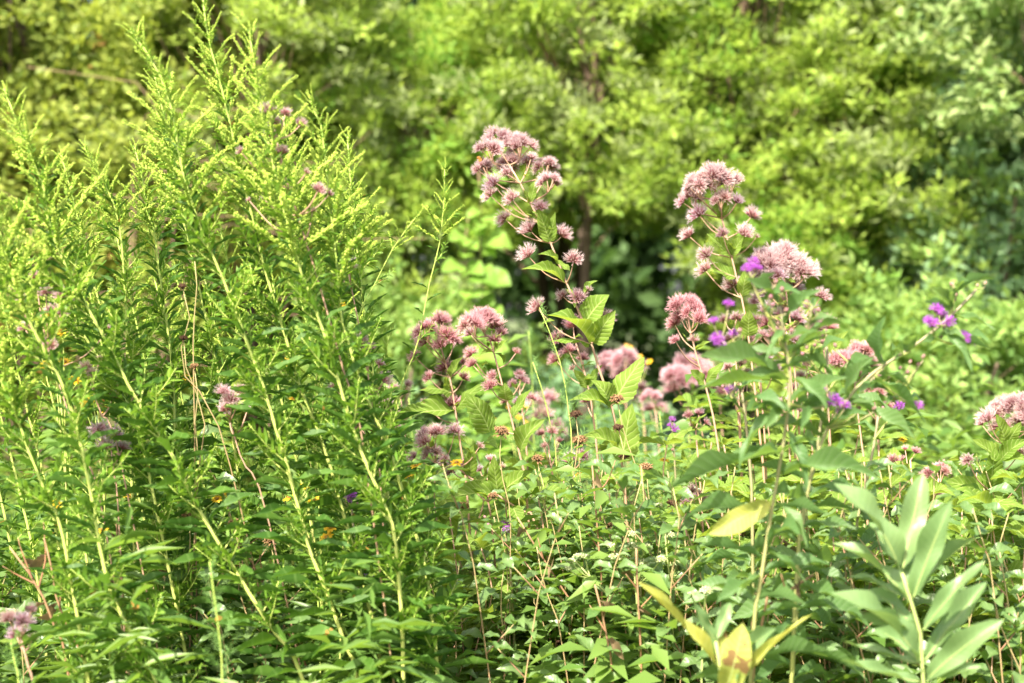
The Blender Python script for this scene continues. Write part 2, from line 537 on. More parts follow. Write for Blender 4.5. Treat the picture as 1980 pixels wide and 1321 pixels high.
g = bpy.data.objects.new('undergrowth', undergrowth([(36000, -.35, 2.5, 2.5, 4.0, .10, 1.14, .035, .095, .38), (28000, -2.6, 3.4, 3.4, 5.4, .15, 1.34, .045, .12, .34), (30000, -2.0, -.2, 2.3, 3.6, .05, 1.15, .05, .12, .13)]))
g['kind'] = 'stuff'
g['label'] = 'tangle of small leaves low between the flower stems'
g['category'] = 'undergrowth'
col.objects.link(g)

# ------------------------------------------------------------------ the thicket behind the meadow
def crown_points(clumps, per, flat=.62, up=.35, jitter=.55, droop=0.0):
    """leaf origins, directions and normals on flattened clumps (x, y, z, r)"""
    Os, Ds, Ns, Is = [], [], [], []
    for ci, (x, y, z, r) in enumerate(clumps):
        n = max(6, int(per * r * r))
        d = nrmz(RNG.normal(0, 1, (n, 3)))
        d[:, 2] = np.where(d[:, 2] < -.35, -d[:, 2] * .6, d[:, 2])
        rad = r * RNG.uniform(.25, 1.25, n) ** .8
        o = np.stack([x + d[:, 0] * rad, y + d[:, 1] * rad, z + d[:, 2] * rad * flat], 1)
        Os.append(o)
        Is.append(np.full(n, ci))
        Ds.append(nrmz(d * np.array([1, 1, .5]) + RNG.normal(0, jitter, (n, 3)) + np.array([0, 0, -droop])))
        Ns.append(nrmz(d * .6 + np.array([0, 0, up]) + RNG.normal(0, .45, (n, 3))))
    return np.concatenate(Os), np.concatenate(Ds), np.concatenate(Ns), np.concatenate(Is)
def bush(name, label, cat, base, h, rx, ry, mat, n_clump, clump_r, per, leaf, wr, z_low=.25, flat=.85, droop=-.35, group=None, seed=0, tpl=(SMALL_V, SMALL_F), cone=.35, second=None, trunk_r=.05, bare=None, jitter=.85, dens=2.2, shoots=.6, limb_step=7):
    """a shrub or tree: trunk, limbs reaching into leaf clumps, crown of leaf-sized faces"""
    rs = np.random.default_rng(seed + 100)
    n_clump = int(n_clump * dens)
    per *= .58
    leaf *= 1.12
    root = thing(name, label, cat, base, group)
    clumps = []
    tries = 0
    while len(clumps) < n_clump and tries < n_clump * 30:
        tries += 1
        z = rs.uniform(z_low, 1.0)
        prof = (1 - cone * z) * math.sqrt(max(0.02, 1 - max(0, (z - .55) / .47) ** 2))
        a = rs.uniform(0, 2 * math.pi)
        k = rs.uniform(.45, 1.0) ** .6
        c = (math.cos(a) * rx * prof * k, math.sin(a) * ry * prof * k, z * h)
        if bare and bare(base[0] + c[0], base[1] + c[1], c[2]):
            continue
        clumps.append((*c, clump_r * rs.uniform(.35, 1.25)))
    core = len(clumps)
    for q in range(int(core * shoots)):
        c = clumps[rs.integers(core)]
        d = np.array([c[0] / rx, c[1] / ry, rs.uniform(.2, 1.6)]) + rs.normal(0, .5, 3)
        d /= np.linalg.norm(d) + 1e-6
        st = c[3] * rs.uniform(.35, .55)
        for j in range(rs.integers(3, 6)):
            p = np.array(c[:3]) + d * (c[3] * .6 + st * j) + rs.normal(0, .015, 3)
            if bare and bare(base[0] + p[0], base[1] + p[1], p[2]):
                break
            clumps.append((p[0], p[1], p[2], c[3] * (.52 - .07 * j)))
    O, D, Nn, CI = crown_points(clumps, per, flat, droop=droop, jitter=jitter)
    Ln = leaf * RNG.uniform(.55, 1.35, len(O))
    V, F, UV = scatter(O, D, Nn, Ln, Ln * wr * RNG.uniform(.7, 1.25, len(O)), tpl)
    me = array_mesh('crown', V, F, UV, [mat] + ([second[0]] if second else []))
    if second:
        nf = len(tpl[1])
        cl = RNG.random(len(clumps)) < second[1]
        pick = np.repeat(cl[CI] ^ (RNG.random(len(O)) < .12), nf).astype(np.int32)
        # whole clumps of the second kind read as patches
        me.polygons.foreach_set('material_index', pick)
    part(root, 'crown', me, kind='stuff')
    tb = MB()
    n_tr = 1 if cone > .3 else 3
    for k in range(n_tr):
        a = 2 * math.pi * k / n_tr + .6
        off = Vector((math.cos(a), math.sin(a), 0)) * (.12 if n_tr > 1 else 0)
        top = Vector((off.x * 4 + rnd(-.1, .1), off.y * 4 + rnd(-.1, .1), h * .85))
        path = spline([off * .4, off * 1.5 + Vector((rnd(-.06, .06), rnd(-.06, .06), h * .4)), top], 9)
        tb.tube(path, [trunk_r * (1 - .8 * i / 8) for i in range(9)], 7)
    part(root, 'trunk', tb.build('trunk', M['bark']))
    lb = MB()
    for c in clumps[:core:limb_step]:
        p1 = Vector(c[:3])
        p0 = Vector((rnd(-.05, .05), rnd(-.05, .05), max(.1, p1.z * rnd(.55, .85))))
        if bare and any(bare(base[0] + q.x, base[1] + q.y, q.z) for q in (p0, p0.lerp(p1, .4), p0.lerp(p1, .75))):
            continue
        lb.tube(spline([p0, p0.lerp(p1, .5) + Vector((0, 0, rnd(.02, .12))), p1], 5), [.018, .014, .010, .007, .003], 4)
    part(root, 'limbs', lb.build('limbs', M['twig']), kind='stuff')
    return root
def px_of(x, y, z):
    return 990 + FPX * x / y, 660.5 - FPX * ((z - CAM_H) / y - math.tan(PITCH))
def base_at(px, d):
    p = P(px, 620, d)
    return (p.x, p.y, 0)
# tall yellow-green cedars hung with creeper
CED = 'creeper-hung cedars behind the meadow'
TH = dict(tpl=(SMALL_V, SMALL_F))
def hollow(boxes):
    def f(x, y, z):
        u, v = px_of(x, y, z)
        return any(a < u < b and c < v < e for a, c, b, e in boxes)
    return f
bush('thicket_shrub', 'loose twiggy shrub with yellowish leaves behind the goldenrod at upper left', 'shrub', base_at(60, 7.5), 4.6, 1.2, .9, M['thicket'], 150, .24, 7500, .048, .5, z_low=.12, seed=1, cone=.1, jitter=.8, trunk_r=.022)
bush('thicket_shrub', 'twiggy yellowish shrub at the far left edge, beyond the first goldenrod plume', 'shrub', base_at(-330, 7.1), 4.2, 1.1, .9, M['thicket'], 80, .27, 6500, .050, .5, z_low=.15, seed=2, cone=.1, trunk_r=.022)
bush('cedar_tree', 'bright yellow-green cedar just behind the tallest goldenrod plume', 'tree', base_at(500, 7.5), 4.1, 1.1, 1.0, M['cedar'], 150, .14, 13500, .052, .30, z_low=.12, seed=3, second=(M['cedar_grey'], .4))
bush('cedar_tree', 'lower yellow-green cedar with a dark gap and tree trunk above it', 'tree', base_at(800, 8.1), 3.25, 1.10, 1.0, M['cedar'], 140, .14, 13500, .052, .30, z_low=.20, seed=4, second=(M['vine'], .3), bare=hollow([(690, -60, 960, 40), (760, 480, 1100, 700)]))
bush('cedar_tree', 'broad yellow-green cedar between the two tall pink flower stems', 'tree', base_at(1140, 7.9), 4.1, 1.15, 1.0, M['cedar'], 160, .14, 13500, .052, .30, z_low=.34, seed=5, second=(M['cedar_grey'], .45), bare=hollow([(900, 440, 1340, 800)]))
bush('cedar_tree', 'tall yellow-green cedar rising behind the second tall pink flower stem', 'tree', base_at(1450, 8.0), 4.3, 1.1, 1.0, M['cedar'], 160, .14, 13500, .052, .30, z_low=.30, seed=6, second=(M['vine'], .3), bare=hollow([(1100, 430, 1350, 800), (1290, 520, 1500, 800)]))
bush('cedar_tree', 'yellow-green cedar with a dark hollow low on its right side', 'tree', base_at(1640, 7.7), 3.3, .75, .8, M['cedar'], 95, .14, 13500, .052, .30, z_low=.36, seed=7, second=(M['cedar_grey'], .4), bare=hollow([(1600, 520, 1760, 700)]))
bush('broadleaf_tree', 'hazy blue-green tree rising right of the yellow-green cedars', 'tree', base_at(1760, 10.2), 5.4, 1.6, 1.3, M['bluegreen'], 130, .26, 6000, .075, .40, z_low=.12, seed=8, cone=.2)
bush('broadleaf_tree', 'pale silvery-leaved tree overhanging the upper right corner', 'tree', base_at(2130, 7.0), 4.3, 1.0, .8, M['pale'], 40, .17, 5200, .060, .55, z_low=.56, seed=9, cone=.05, tpl=(LEAF_V, LEAF_F), droop=.3, trunk_r=.012, dens=3.6, limb_step=9)
bush('broadleaf_tree', 'green bushy tree at the right edge below the silvery leaves', 'tree', base_at(1990, 8.6), 3.6, 1.2, .9, M['bluegreen'], 120, .20, 7500, .064, .5, z_low=.1, seed=10, cone=.15, second=(M['lowbush'], .18))
bush('low_shrub', 'low leafy shrub beyond the purple flowers at right', 'shrub', base_at(1830, 6.6), 1.55, .75, .55, M['lowbush'], 70, .16, 8000, .050, .5, z_low=.1, seed=11, cone=.05, trunk_r=.03)
bush('low_shrub', 'low dim shrub in the shade under the broad cedar', 'shrub', base_at(1000, 7.3), 1.15, .8, .45, M['bluegreen'], 55, .16, 7000, .050, .5, z_low=.1, seed=12, cone=.05, trunk_r=.03)
bush('low_shrub', 'low bright shrub beside the slender goldenrod, under the lower cedar', 'shrub', base_at(760, 7.0), 1.5, .6, .45, M['lowbush'], 55, .16, 8000, .050, .5, z_low=.1, seed=13, cone=.05, trunk_r=.03)
bush('low_shrub', 'small yellow-green shrub below the hollow of the right cedar', 'shrub', base_at(1660, 6.9), 1.35, .5, .4, M['cedar'], 45, .14, 9000, .050, .4, z_low=.1, seed=14, cone=.05, trunk_r=.03)
# second row closing the wall of foliage
bush('thicket_shrub', 'yellowish shrub filling the gap between the left shrub and the first cedar', 'shrub', base_at(300, 8.3), 4.6, 1.1, .8, M['thicket'], 110, .20, 8000, .05, .45, z_low=.12, seed=21, cone=.1, trunk_r=.022, second=(M['cedar'], .4))
bush('cedar_tree', 'tall yellow-green cedar at the top edge, left of the dark gap', 'tree', base_at(560, 9.3), 4.7, 1.0, .9, M['cedar'], 110, .17, 10000, .058, .30, z_low=.25, seed=22, second=(M['cedar_grey'], .45))
bush('cedar_tree', 'tall cedar at the top edge, behind the broad one', 'tree', base_at(1090, 9.4), 5.2, 1.15, .9, M['cedar'], 130, .17, 10000, .058, .30, z_low=.40, seed=23, cone=.2, second=(M['vine'], .3))
bush('cedar_tree', 'tall cedar at the top edge, right of the second tall pink stem', 'tree', base_at(1560, 9.4), 5.4, 1.2, .9, M['cedar'], 130, .17, 10000, .058, .30, z_low=.40, seed=24, cone=.2, second=(M['bluegreen'], .35))
bush('broadleaf_tree', 'soft blue-green tree filling the right edge behind the others', 'tree', base_at(1990, 10.6), 6.0, 1.7, 1.0, M['bluegreen'], 140, .26, 6000, .07, .42, z_low=.08, seed=25, cone=.1)
bush('broadleaf_tree', 'soft blue-green shrub at mid height near the right edge', 'shrub', base_at(1890, 7.7), 2.5, .85, .6, M['bluegreen'], 90, .17, 9000, .055, .45, z_low=.1, seed=26, cone=.05, trunk_r=.03, second=(M['lowbush'], .25))
# the dark wood behind: trees one can still tell apart at the top gap
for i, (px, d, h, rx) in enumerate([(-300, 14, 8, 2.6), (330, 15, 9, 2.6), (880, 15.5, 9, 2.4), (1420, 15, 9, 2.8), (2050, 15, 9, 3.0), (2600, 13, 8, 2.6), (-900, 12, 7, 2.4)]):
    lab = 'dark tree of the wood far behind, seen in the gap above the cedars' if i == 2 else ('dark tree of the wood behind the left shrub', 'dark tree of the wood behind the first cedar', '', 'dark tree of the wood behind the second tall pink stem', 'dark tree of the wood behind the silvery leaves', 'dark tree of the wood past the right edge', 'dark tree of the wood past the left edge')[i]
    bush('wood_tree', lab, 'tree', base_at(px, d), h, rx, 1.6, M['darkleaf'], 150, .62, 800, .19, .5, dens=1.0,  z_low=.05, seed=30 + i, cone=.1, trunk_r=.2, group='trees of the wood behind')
tr = thing('bare_trunk', 'bare grey tree trunk standing in the dark gap above the cedars', 'tree trunk', base_at(725, 11.5))
tb = MB()
tb.tube(spline([(0, 0, 0), (.04, 0, 2), (-.03, .1, 4), (.10, .1, 6.5)], 12), [.16 - .008 * i for i in range(12)], 10)
part(tr, 'trunk', tb.build('trunk', M['twig']))
tb = MB()
for k, (z, dx) in enumerate(((3.0, .7), (3.5, -.8), (4.3, .9))):
    tb = MB()
    tb.tube(spline([(0, 0, z), (dx * .5, .1, z + .3), (dx, .2, z + .8)], 6), [.04, .035, .03, .022, .016, .008], 6)
    part(tr, 'limb', tb.build('limb', M['twig']))

# bare twigs threading the left shrub
tw = thing('dry_branch', 'tangle of dry brown branches inside the yellowish shrub at left', 'branch', base_at(150, 6.7))
bx, by, _ = base_at(150, 6.7)
for k in range(30):
    x0 = rnd(-.55, .6)
    z0 = rnd(1.3, 2.5)
    a = rnd(-.5, .9)
    Lh = rnd(.5, 1.1)
    s = random.choice((-1, 1))
    p = [Vector((x0 * .3, 0, 0)), Vector((x0 * .8, .0, z0 * .6)), Vector((x0, rnd(-.1, .1), z0)), Vector((x0 + s * Lh * .5, rnd(-.15, .1), z0 + a * .25)), Vector((x0 + s * Lh, rnd(-.2, .1), z0 + a * .3))]
    tb = MB()
    tb.tube(spline(p, 14), [.0062 - .0003 * i for i in range(14)], 5)
    part(tw, 'branch', tb.build('branch', M['twig']))

# ------------------------------------------------------------------ leaf shapes (unit length along x, unit width along y)
def prof_lance(t):
    return (t ** .62) * ((1 - t) ** .85) / .401
def prof_ovate(t):
    return (t ** .50) * ((1 - t) ** .95) / .376
def prof_oblong(t):
    return max(0.0, 1 - abs(2 * t - 1) ** 2.6) ** .75
def prof_heart(t):
    return ((t + .02) ** .35) * ((1 - t) ** .8) / .48
def leaf_mesh(name, mat, prof, nseg=10, arch=.08, fold=.12, serr=0.0, wave=.03, twist=.0, petiole=0.0, seed=0):
    rs = random.Random(seed)
    b = MB()
    V, UV, F = [], [], []
    vs = (-1, -.5, 0, .5, 1)
    ph = rs.uniform(0, 6)
    side = 0.0 if prof is prof_oblong else rs.uniform(-.05, .05)
    for i in range(nseg + 1):
        t = i / nseg
        wd = max(.012, prof(min(.999, max(.001, t)))) * .5
        if serr and 0 < i < nseg:
            wd *= 1 + (serr if i % 2 else -serr)
        zc = arch * 4 * t * (1 - t)
        tw = twist * t
        for v in vs:
            y = v * wd
            z = fold * abs(v) * wd + (wave * math.sin(t * 11 + ph + (2 if v > 0 else 0)) * abs(v) * wd * 2)
            yy = y * math.cos(tw) - z * math.sin(tw)
            zz = y * math.sin(tw) + z * math.cos(tw)
            V.append((petiole + (1 - petiole) * t, yy + side * 4 * t * (1 - t), zc + zz))
            UV.append((t, v * .5 + .5))
    k = len(vs)
    for i in range(nseg):
        for j in range(k - 1):
            F.append((i * k + j, (i + 1) * k + j, (i + 1) * k + j + 1, i * k + j + 1))
    b.add(V, F, UV)
    if petiole:
        b.tube([(0, 0, 0), (petiole * .5, 0, .01), (petiole * 1.1, 0, 0)], [.012, .011, .010], 4)
    me = b.build(name, mat)
    me['arch'] = float(arch)
    return me
GL = [leaf_mesh('goldenrod_leaf', M['gold_leaf'], prof_lance, 7, a, .18, 0, .04, tw, 0, i) for i, (a, tw) in enumerate(((.015, .1), (.04, -.15), (.07, .2), (.03, -.1), (.0, .25), (.05, .0)))]
JL = [leaf_mesh('joe_pye_leaf', M['jp_leaf'], prof_ovate, 20, a, f, .045, .05, tw, .06, i) for i, (a, f, tw) in enumerate(((.06, .20, .0), (.12, .30, .15), (.02, .10, -.2), (.16, .35, .1), (.09, -.1, .05)))]
IL = [leaf_mesh('ironweed_leaf', M['iron_leaf'], prof_lance, 12, a, .22, .03, .06, tw, .03, i) for i, (a, tw) in enumerate(((.04, .2), (.09, -.1), (.14, .3), (.07, -.3)))]
ML = [leaf_mesh('milkweed_leaf', M['milk_leaf'], prof_oblong, 12, a, .16, 0, .06, tw, .05, i) for i, (a, tw) in enumerate(((.03, .1), (.07, -.15), (.10, .1), (-.04, .2)))]
MY = [leaf_mesh('yellow_leaf', M['milk_yellow'], prof_oblong, 12, a, .18, 0, .06, tw, .05, i) for i, (a, tw) in enumerate(((.04, .1), (.10, -.15)))]
BL = [leaf_mesh('bergamot_leaf', M['berg_leaf'], prof_ovate, 10, a, .22, .04, .05, tw, .10, i) for i, (a, tw) in enumerate(((.06, .1), (.14, -.15), (.20, .2), (.02, -.3), (.11, .3)))]
NL = [leaf_mesh('mint_leaf', M['mint_leaf'], prof_ovate, 7, a, .2, 0, .04, 0, .05, i) for i, a in enumerate((.05, .12))]
VL = [leaf_mesh('vine_leaf', M['vine_obj'], prof_heart, 8, a, .15, 0, .06, 0, .15, i) for i, a in enumerate((.05, .12, .18))]

RIB = {}
def rib_mesh(arch):
    """raised pale midrib of a milkweed leaf"""
    b = MB()
    V, F = [], []
    for i in range(13):
        t = i / 12
        x = .05 + .95 * t * .97
        z = arch * 4 * t * (1 - t)
        wd = .030 * (1 - .8 * t)
        V += [(x, -wd, z + .001), (x, 0, z + .010 * (1 - .7 * t)), (x, wd, z + .001)]
        if i:
            k = 3 * i
            F += [(k - 3, k, k + 1, k - 2), (k - 2, k + 1, k + 2, k - 1)]
    b.add(V, F, [(.9, .5)] * len(V))
    return b.build('midrib', M['milk_stem'])
for _m in ML + MY:
    a_ = _m['arch']
    RIB[_m.name.split('.')[0] + str(a_)] = rib_mesh(a_)
def put_leaf(root, base, p0, p1, nrm, meshes, wr, name='leaf', color=None, label=None):
    """one leaf from p0 to p1 (world), as a child of root whose base stands at base"""
    L_ = (p1 - p0).length
    return part(root, name, random.choice(meshes), frame(p0 - base, p1 - p0, nrm, L_, L_ * wr, L_), None, color, label)

LANDMARKS = [(970, 832, 'the dry head on the long bare stalk'), (1120, 850, 'the largest dry head'), (895, 978, 'the slanting pink stem'), (1223, 1058, 'the pale mint heads'), (1250, 903, 'the yellow-rimmed dry head'), (1355, 965, 'the faded mauve cluster'), (1400, 1230, 'the yellowing milkweed'), (1470, 1130, 'the foot of the near ironweed'),
             (1780, 1180, 'the big pale milkweed'), (1818, 907, 'the small deep pink dome'), (1930, 1000, 'the broad leaves at the right edge'), (1620, 960, 'the arching ironweed'), (1100, 1240, 'the black dry head at the bottom'), (980, 1020, 'the dark violet tuft'), (800, 1150, 'the rightmost goldenrod stem'), (560, 1180, 'the middle goldenrod stems'), (300, 1180, 'the forked goldenrod foot'), (40, 1195, 'the lilac dome at lower left'),
             (1560, 1060, 'the tan and black dry heads'), (1300, 1150, 'the long yellow milkweed leaf'), (1440, 880, 'the near ironweed leaves'), (1010, 930, 'the rosy dome stem'), (1680, 1060, 'the upper milkweed leaves')]
def beside(x, y):
    lx, ly, nm = min(LANDMARKS, key=lambda l: math.hypot(l[0] - x, l[1] - y))
    dx, dy = x - lx, y - ly
    if abs(dx) > abs(dy):
        return ('just right of ' if dx > 0 else 'just left of ') + nm
    return ('just below ' if dy > 0 else 'just above ') + nm
# ------------------------------------------------------------------ goldenrod
def plume_mesh(seed, leafy):
    """one bud-covered branch of the plume: unit length along x, curving upwards"""
    rs = random.Random(seed)
    b = MB()
    path = spline([Vector((0, 0, 0)), Vector((.35, rs.uniform(-.03, .03), .03)), Vector((.7, rs.uniform(-.05, .05), .09)), Vector((1, rs.uniform(-.06, .06), .13 + rs.uniform(-.08, .10)))], 9)
    b.tube(path, [.014, .013, .012, .011, .010, .009, .008, .007, .005], 4, 0, .3, .6)
    n = 84
    for i in range(n):
        s = .16 + .84 * (i / n) ** .9
        p, t = at_path(path, s)
        a = rs.gauss(0, .9)
        side = t.orthogonal().normalized()
        up = Vector((0, 0, 1))
        s2 = t.cross(up).normalized()
        off = (up * math.cos(a) + s2 * math.sin(a)) * rs.uniform(.016, .046)
        r = rs.uniform(.014, .023) * (1.05 - .35 * s)
        b.bead(p + off, r, (off.normalized() + t * .8).normalized(), 1.5, 0, rs.uniform(.35, 1.0))
    for i in range(12 + leafy * 10):
        s = rs.uniform(.03, .6 + .3 * leafy)
        p, t = at_path(path, s)
        a = rs.uniform(0, 6.28)
        d = (t * .8 + Vector((0, math.cos(a), math.sin(a)))).normalized()
        b.blade(p, p + d * rs.uniform(.10, .24), Vector((rs.gauss(0, .3), rs.gauss(0, .3), 1)), .035, 1, 0, 1, .06)
    return b.build('plume_branch', [M['gold_bud'], M['gold_shoot']])
def shoot_mesh(seed):
    """a short leafy side shoot, unit length along x"""
    rs = random.Random(seed)
    b = MB()
    path = spline([Vector((0, 0, 0)), Vector((.5, 0, .10)), Vector((1, rs.uniform(-.06, .06), .30))], 7)
    b.tube(path, [.016, .015, .014, .012, .010, .008, .005], 4, 0, .5, .9)
    for i in range(24):
        s = .08 + .92 * i / 24
        p, t = at_path(path, s)
        a = i * 2.4
        side = Vector((0, math.cos(a), math.sin(a)))
        d = (t * rs.uniform(.6, 1.1) + side).normalized()
        b.blade(p, p + d * rs.uniform(.22, .42) * (1.15 - .6 * s), Vector((rs.gauss(0, .3), rs.gauss(0, .3), 1)), rs.uniform(.050, .075), 1, 0, 1, .08)
    return b.build('side_shoot', [M['gold_stem'], M['gold_shoot']])
PLUME = [plume_mesh(i, 0) for i in range(5)]
PLUME_L = [plume_mesh(10 + i, 1) for i in range(4)]
SHOOT = [shoot_mesh(i) for i in range(5)]
def goldenrod(label, path, plume=.36, n_leaf=140, leaf_len=.125, shoots=38, r0=.0050, plume_len=.12, group='goldenrod stems in bud', n_plume=40, slender=False):
    base = path[0].copy()
    base.z = 0
    root = thing('goldenrod', label, 'goldenrod', base, group)
    H = sum((path[i + 1] - path[i]).length for i in range(len(path) - 1))
    loc = [p - base for p in path]
    b = MB()
    b.tube(loc, [r0 * (1 - .72 * (i / (len(loc) - 1)) ** 1.3) for i in range(len(loc))], 7)
    part(root, 'stem', b.build('stem', M['gold_stem']))
    s_pl = 1 - plume / H
    s0 = max(.06, 1 - 1.45 / H) if H > 1.45 else .05
    ga = rnd(0, 6)
    for i in range(n_leaf):
        s = s0 + (min(.995, s_pl + .55 * plume / H) - s0) * (i / n_leaf) ** .93
        p, t = at_path(path, s)
        a = ga + i * 2.39996 + rnd(-.25, .25)
        rel = (s - s0) / max(.01, s_pl - s0)
        out = Vector((math.cos(a), math.sin(a), 0))
        L_ = leaf_len * (1.06 - .62 * min(1.2, max(0, rel)) ** 1.5) * rnd(.75, 1.15)
        el = -.12 + .62 * rel + rnd(-.20, .20)
        d = (out * math.cos(el) + t * math.sin(el)).normalized()
        nn = (t * .3 + Vector((rnd(-.3, .3), rnd(-.3, .3), 1))).normalized()
        put_leaf(root, base, p + out * .003, p + d * L_, nn, GL, rnd(.085, .125))
    for i in range(shoots):
        s = s0 + (s_pl - s0) * (.32 + .68 * (i + rnd(0, .8)) / shoots)
        p, t = at_path(path, s)
        a = ga + i * 2.39996 * 3 + rnd(-.4, .4)
        out = Vector((math.cos(a), math.sin(a), 0))
        d = (out + t * rnd(.5, .9)).normalized()
        L_ = rnd(.05, .10)
        part(root, 'side_shoot', random.choice(SHOOT), frame(p - base, d, t, L_, L_, L_), 'stuff')
    for i in range(n_plume):
        k = (i + rnd(0, .6)) / n_plume
        s = s_pl + (1 - s_pl) * k
        p, t = at_path(path, s)
        a = ga + i * 2.39996 + rnd(-.3, .3)
        out = Vector((math.cos(a), math.sin(a), 0))
        el = .55 + .35 * k + rnd(-.15, .15)
        d = (out * math.cos(el) + t * math.sin(el)).normalized()
        L_ = plume_len * (1.12 - .78 * k) * rnd(.7, 1.2)
        part(root, 'plume_branch', random.choice(PLUME_L if k < .35 and random.random() < .7 else PLUME), frame(p - base, d, (t + out * -.4), L_, L_, L_), 'stuff')
    p, t = at_path(path, .985)
    part(root, 'plume_branch', PLUME[0], frame(p - base, t, Vector((0, 1, .2)), .05, .05, .05), 'stuff')
    return root
HERO_GOLD = [
    ('goldenrod with a broad plume, the stem nearest the left edge that leans over', [(8, 172), (43, 263), (67, 313), (87, 373), (96, 437), (133, 527), (187, 627), (220, 687), (262, 770), (337, 887), (367, 953), (433, 1067), (473, 1133), (530, 1223), (587, 1317)], 2.1, dict(plume=.34)),
    ('goldenrod stem crossing the left edge, forked and brown near its foot', [(-40, 320), (0, 450), (23, 533), (60, 627), (90, 687), (113, 727), (133, 773), (153, 847), (163, 887), (182, 987), (200, 1093), (230, 1180), (260, 1233), (300, 1317)], 2.0, dict(plume=.30)),
    ('goldenrod with short darker plume standing straight between the leaning ones', [(260, 285), (277, 350), (283, 407), (297, 440), (307, 520), (318, 593), (328, 667), (335, 740), (340, 860), (346, 1000)], 2.45, dict(plume=.2, plume_len=.08)),
    ('goldenrod with a narrow tip left of the tallest plume', [(252, 60), (300, 127), (333, 213), (350, 320), (390, 447), (423, 520), (457, 607), (483, 677), (507, 740), (530, 817), (557, 907), (580, 993), (600, 1067), (633, 1147), (667, 1247), (690, 1317)], 2.12, dict(plume=.38)),
    ('tallest goldenrod, its yellow-green plume reaching the top edge', [(392, -5), (402, 73), (420, 135), (440, 220), (470, 350), (493, 440), (507, 503), (530, 580), (550, 643), (567, 707), (587, 767), (613, 830), (637, 897), (657, 970), (683, 1060), (710, 1160), (740, 1317)], 2.2, dict(plume=.44, plume_len=.13, n_plume=52)),
    ('goldenrod with a forked bright plume just right of the tallest one', [(482, 60), (492, 130), (510, 230), (540, 370), (573, 497), (603, 580), (630, 653), (647, 710), (663, 767), (693, 860), (733, 953), (760, 1020), (770, 1107), (777, 1200), (780, 1317)], 2.08, dict(plume=.42, plume_len=.13, n_plume=50)),
    ('goldenrod at the right side of the stand, plume over the pink flowers', [(600, 197), (620, 240), (630, 320), (638, 400), (650, 500), (657, 600), (677, 673), (693, 730), (720, 793), (757, 880), (783, 967), (800, 1023), (820, 1080), (833, 1180), (847, 1317)], 2.15, dict(plume=.36, n_plume=46)),
    ('goldenrod with a small plume leaning left of the straight stem', [(163, 287), (190, 330), (213, 380), (230, 430), (242, 560), (246, 700), (250, 850), (258, 1000)], 2.35, dict(plume=.18, plume_len=.075)),
    ('slender goldenrod with a lone feathery tip apart from the stand', [(860, 322), (858, 390), (850, 470), (830, 550), (813, 640), (800, 687), (777, 740), (757, 830), (745, 960)], 2.72, dict(plume=.17, n_leaf=46, leaf_len=.075, shoots=5, plume_len=.075, n_plume=20, r0=.003)),
    ('thin goldenrod side stem leaning out to the right, its tip bare of flowers', [(806, 418), (762, 477), (723, 553), (697, 600), (680, 680), (672, 800)], 2.4, dict(plume=.09, n_leaf=60, leaf_len=.06, shoots=8, plume_len=.045, n_plume=12, r0=.003)),
    ('thin goldenrod leaning right across the lower stand', [(470, 610), (437, 697), (400, 763), (370, 857), (350, 980)], 2.5, dict(plume=.10, n_leaf=60, leaf_len=.08, shoots=8, plume_len=.05, n_plume=12, r0=.0033)),
    ('goldenrod leaning in from the left edge with its plume out of sight', [(-110, 430), (0, 507), (43, 527), (70, 563), (110, 587), (170, 660), (230, 760), (280, 880)], 2.3, dict(plume=.2)),
    ('goldenrod stem low at the left edge below the leaning stems', [(-50, 560), (0, 730), (20, 780), (37, 817), (52, 863), (90, 960), (130, 1080)], 2.05, dict(plume=.25, n_leaf=90)),
    ('goldenrod with a tall blurred plume between the two left tips', [(118, 300), (140, 380), (165, 480), (200, 620), (232, 760), (270, 900), (300, 1040)], 2.6, dict(plume=.24, plume_len=.09)),
    ('goldenrod with a plume half hidden under the forked bright plume', [(545, 215), (560, 300), (575, 400), (600, 520), (625, 660), (650, 800), (668, 950)], 2.5, dict(plume=.33, plume_len=.12, n_plume=46)),
    ('goldenrod with a low plume at the right flank of the stand', [(672, 265), (676, 330), (685, 420), (697, 540), (715, 680), (735, 820), (750, 960)], 2.6, dict(plume=.26, plume_len=.09)),
    ('goldenrod with green plume between the narrow tip and the left tips', [(300, 150), (318, 230), (335, 330), (362, 460), (395, 600), (430, 760), (460, 920)], 2.55, dict(plume=.26, plume_len=.10)),
]
for lab, px, d, kw in HERO_GOLD:
    goldenrod(lab, stem_path(px, d + .42, 44), **kw)
for i in range(19):
    x = -130 + 45 * i + rnd(-16, 16)
    top = rnd(420, 580) if i < 15 else rnd(480, 580)
    d = rnd(2.85, 3.2)
    p = [(x - 60, top), (x - 35, top + 110), (x, top + 260), (x + 40, top + 420), (x + 75, top + 600)]
    goldenrod('short goldenrod inside the dense stand, ' + ('behind the stems at the left edge' if x < 130 else 'between the left tips and the straight stem' if x < 330 else 'under the tallest plume' if x < 520 else 'at the right flank of the stand'), stem_path(p, d, 30), plume=rnd(.16, .26), n_leaf=72, leaf_len=.105, shoots=20, plume_len=.08, n_plume=22, group='goldenrod stems inside the stand')

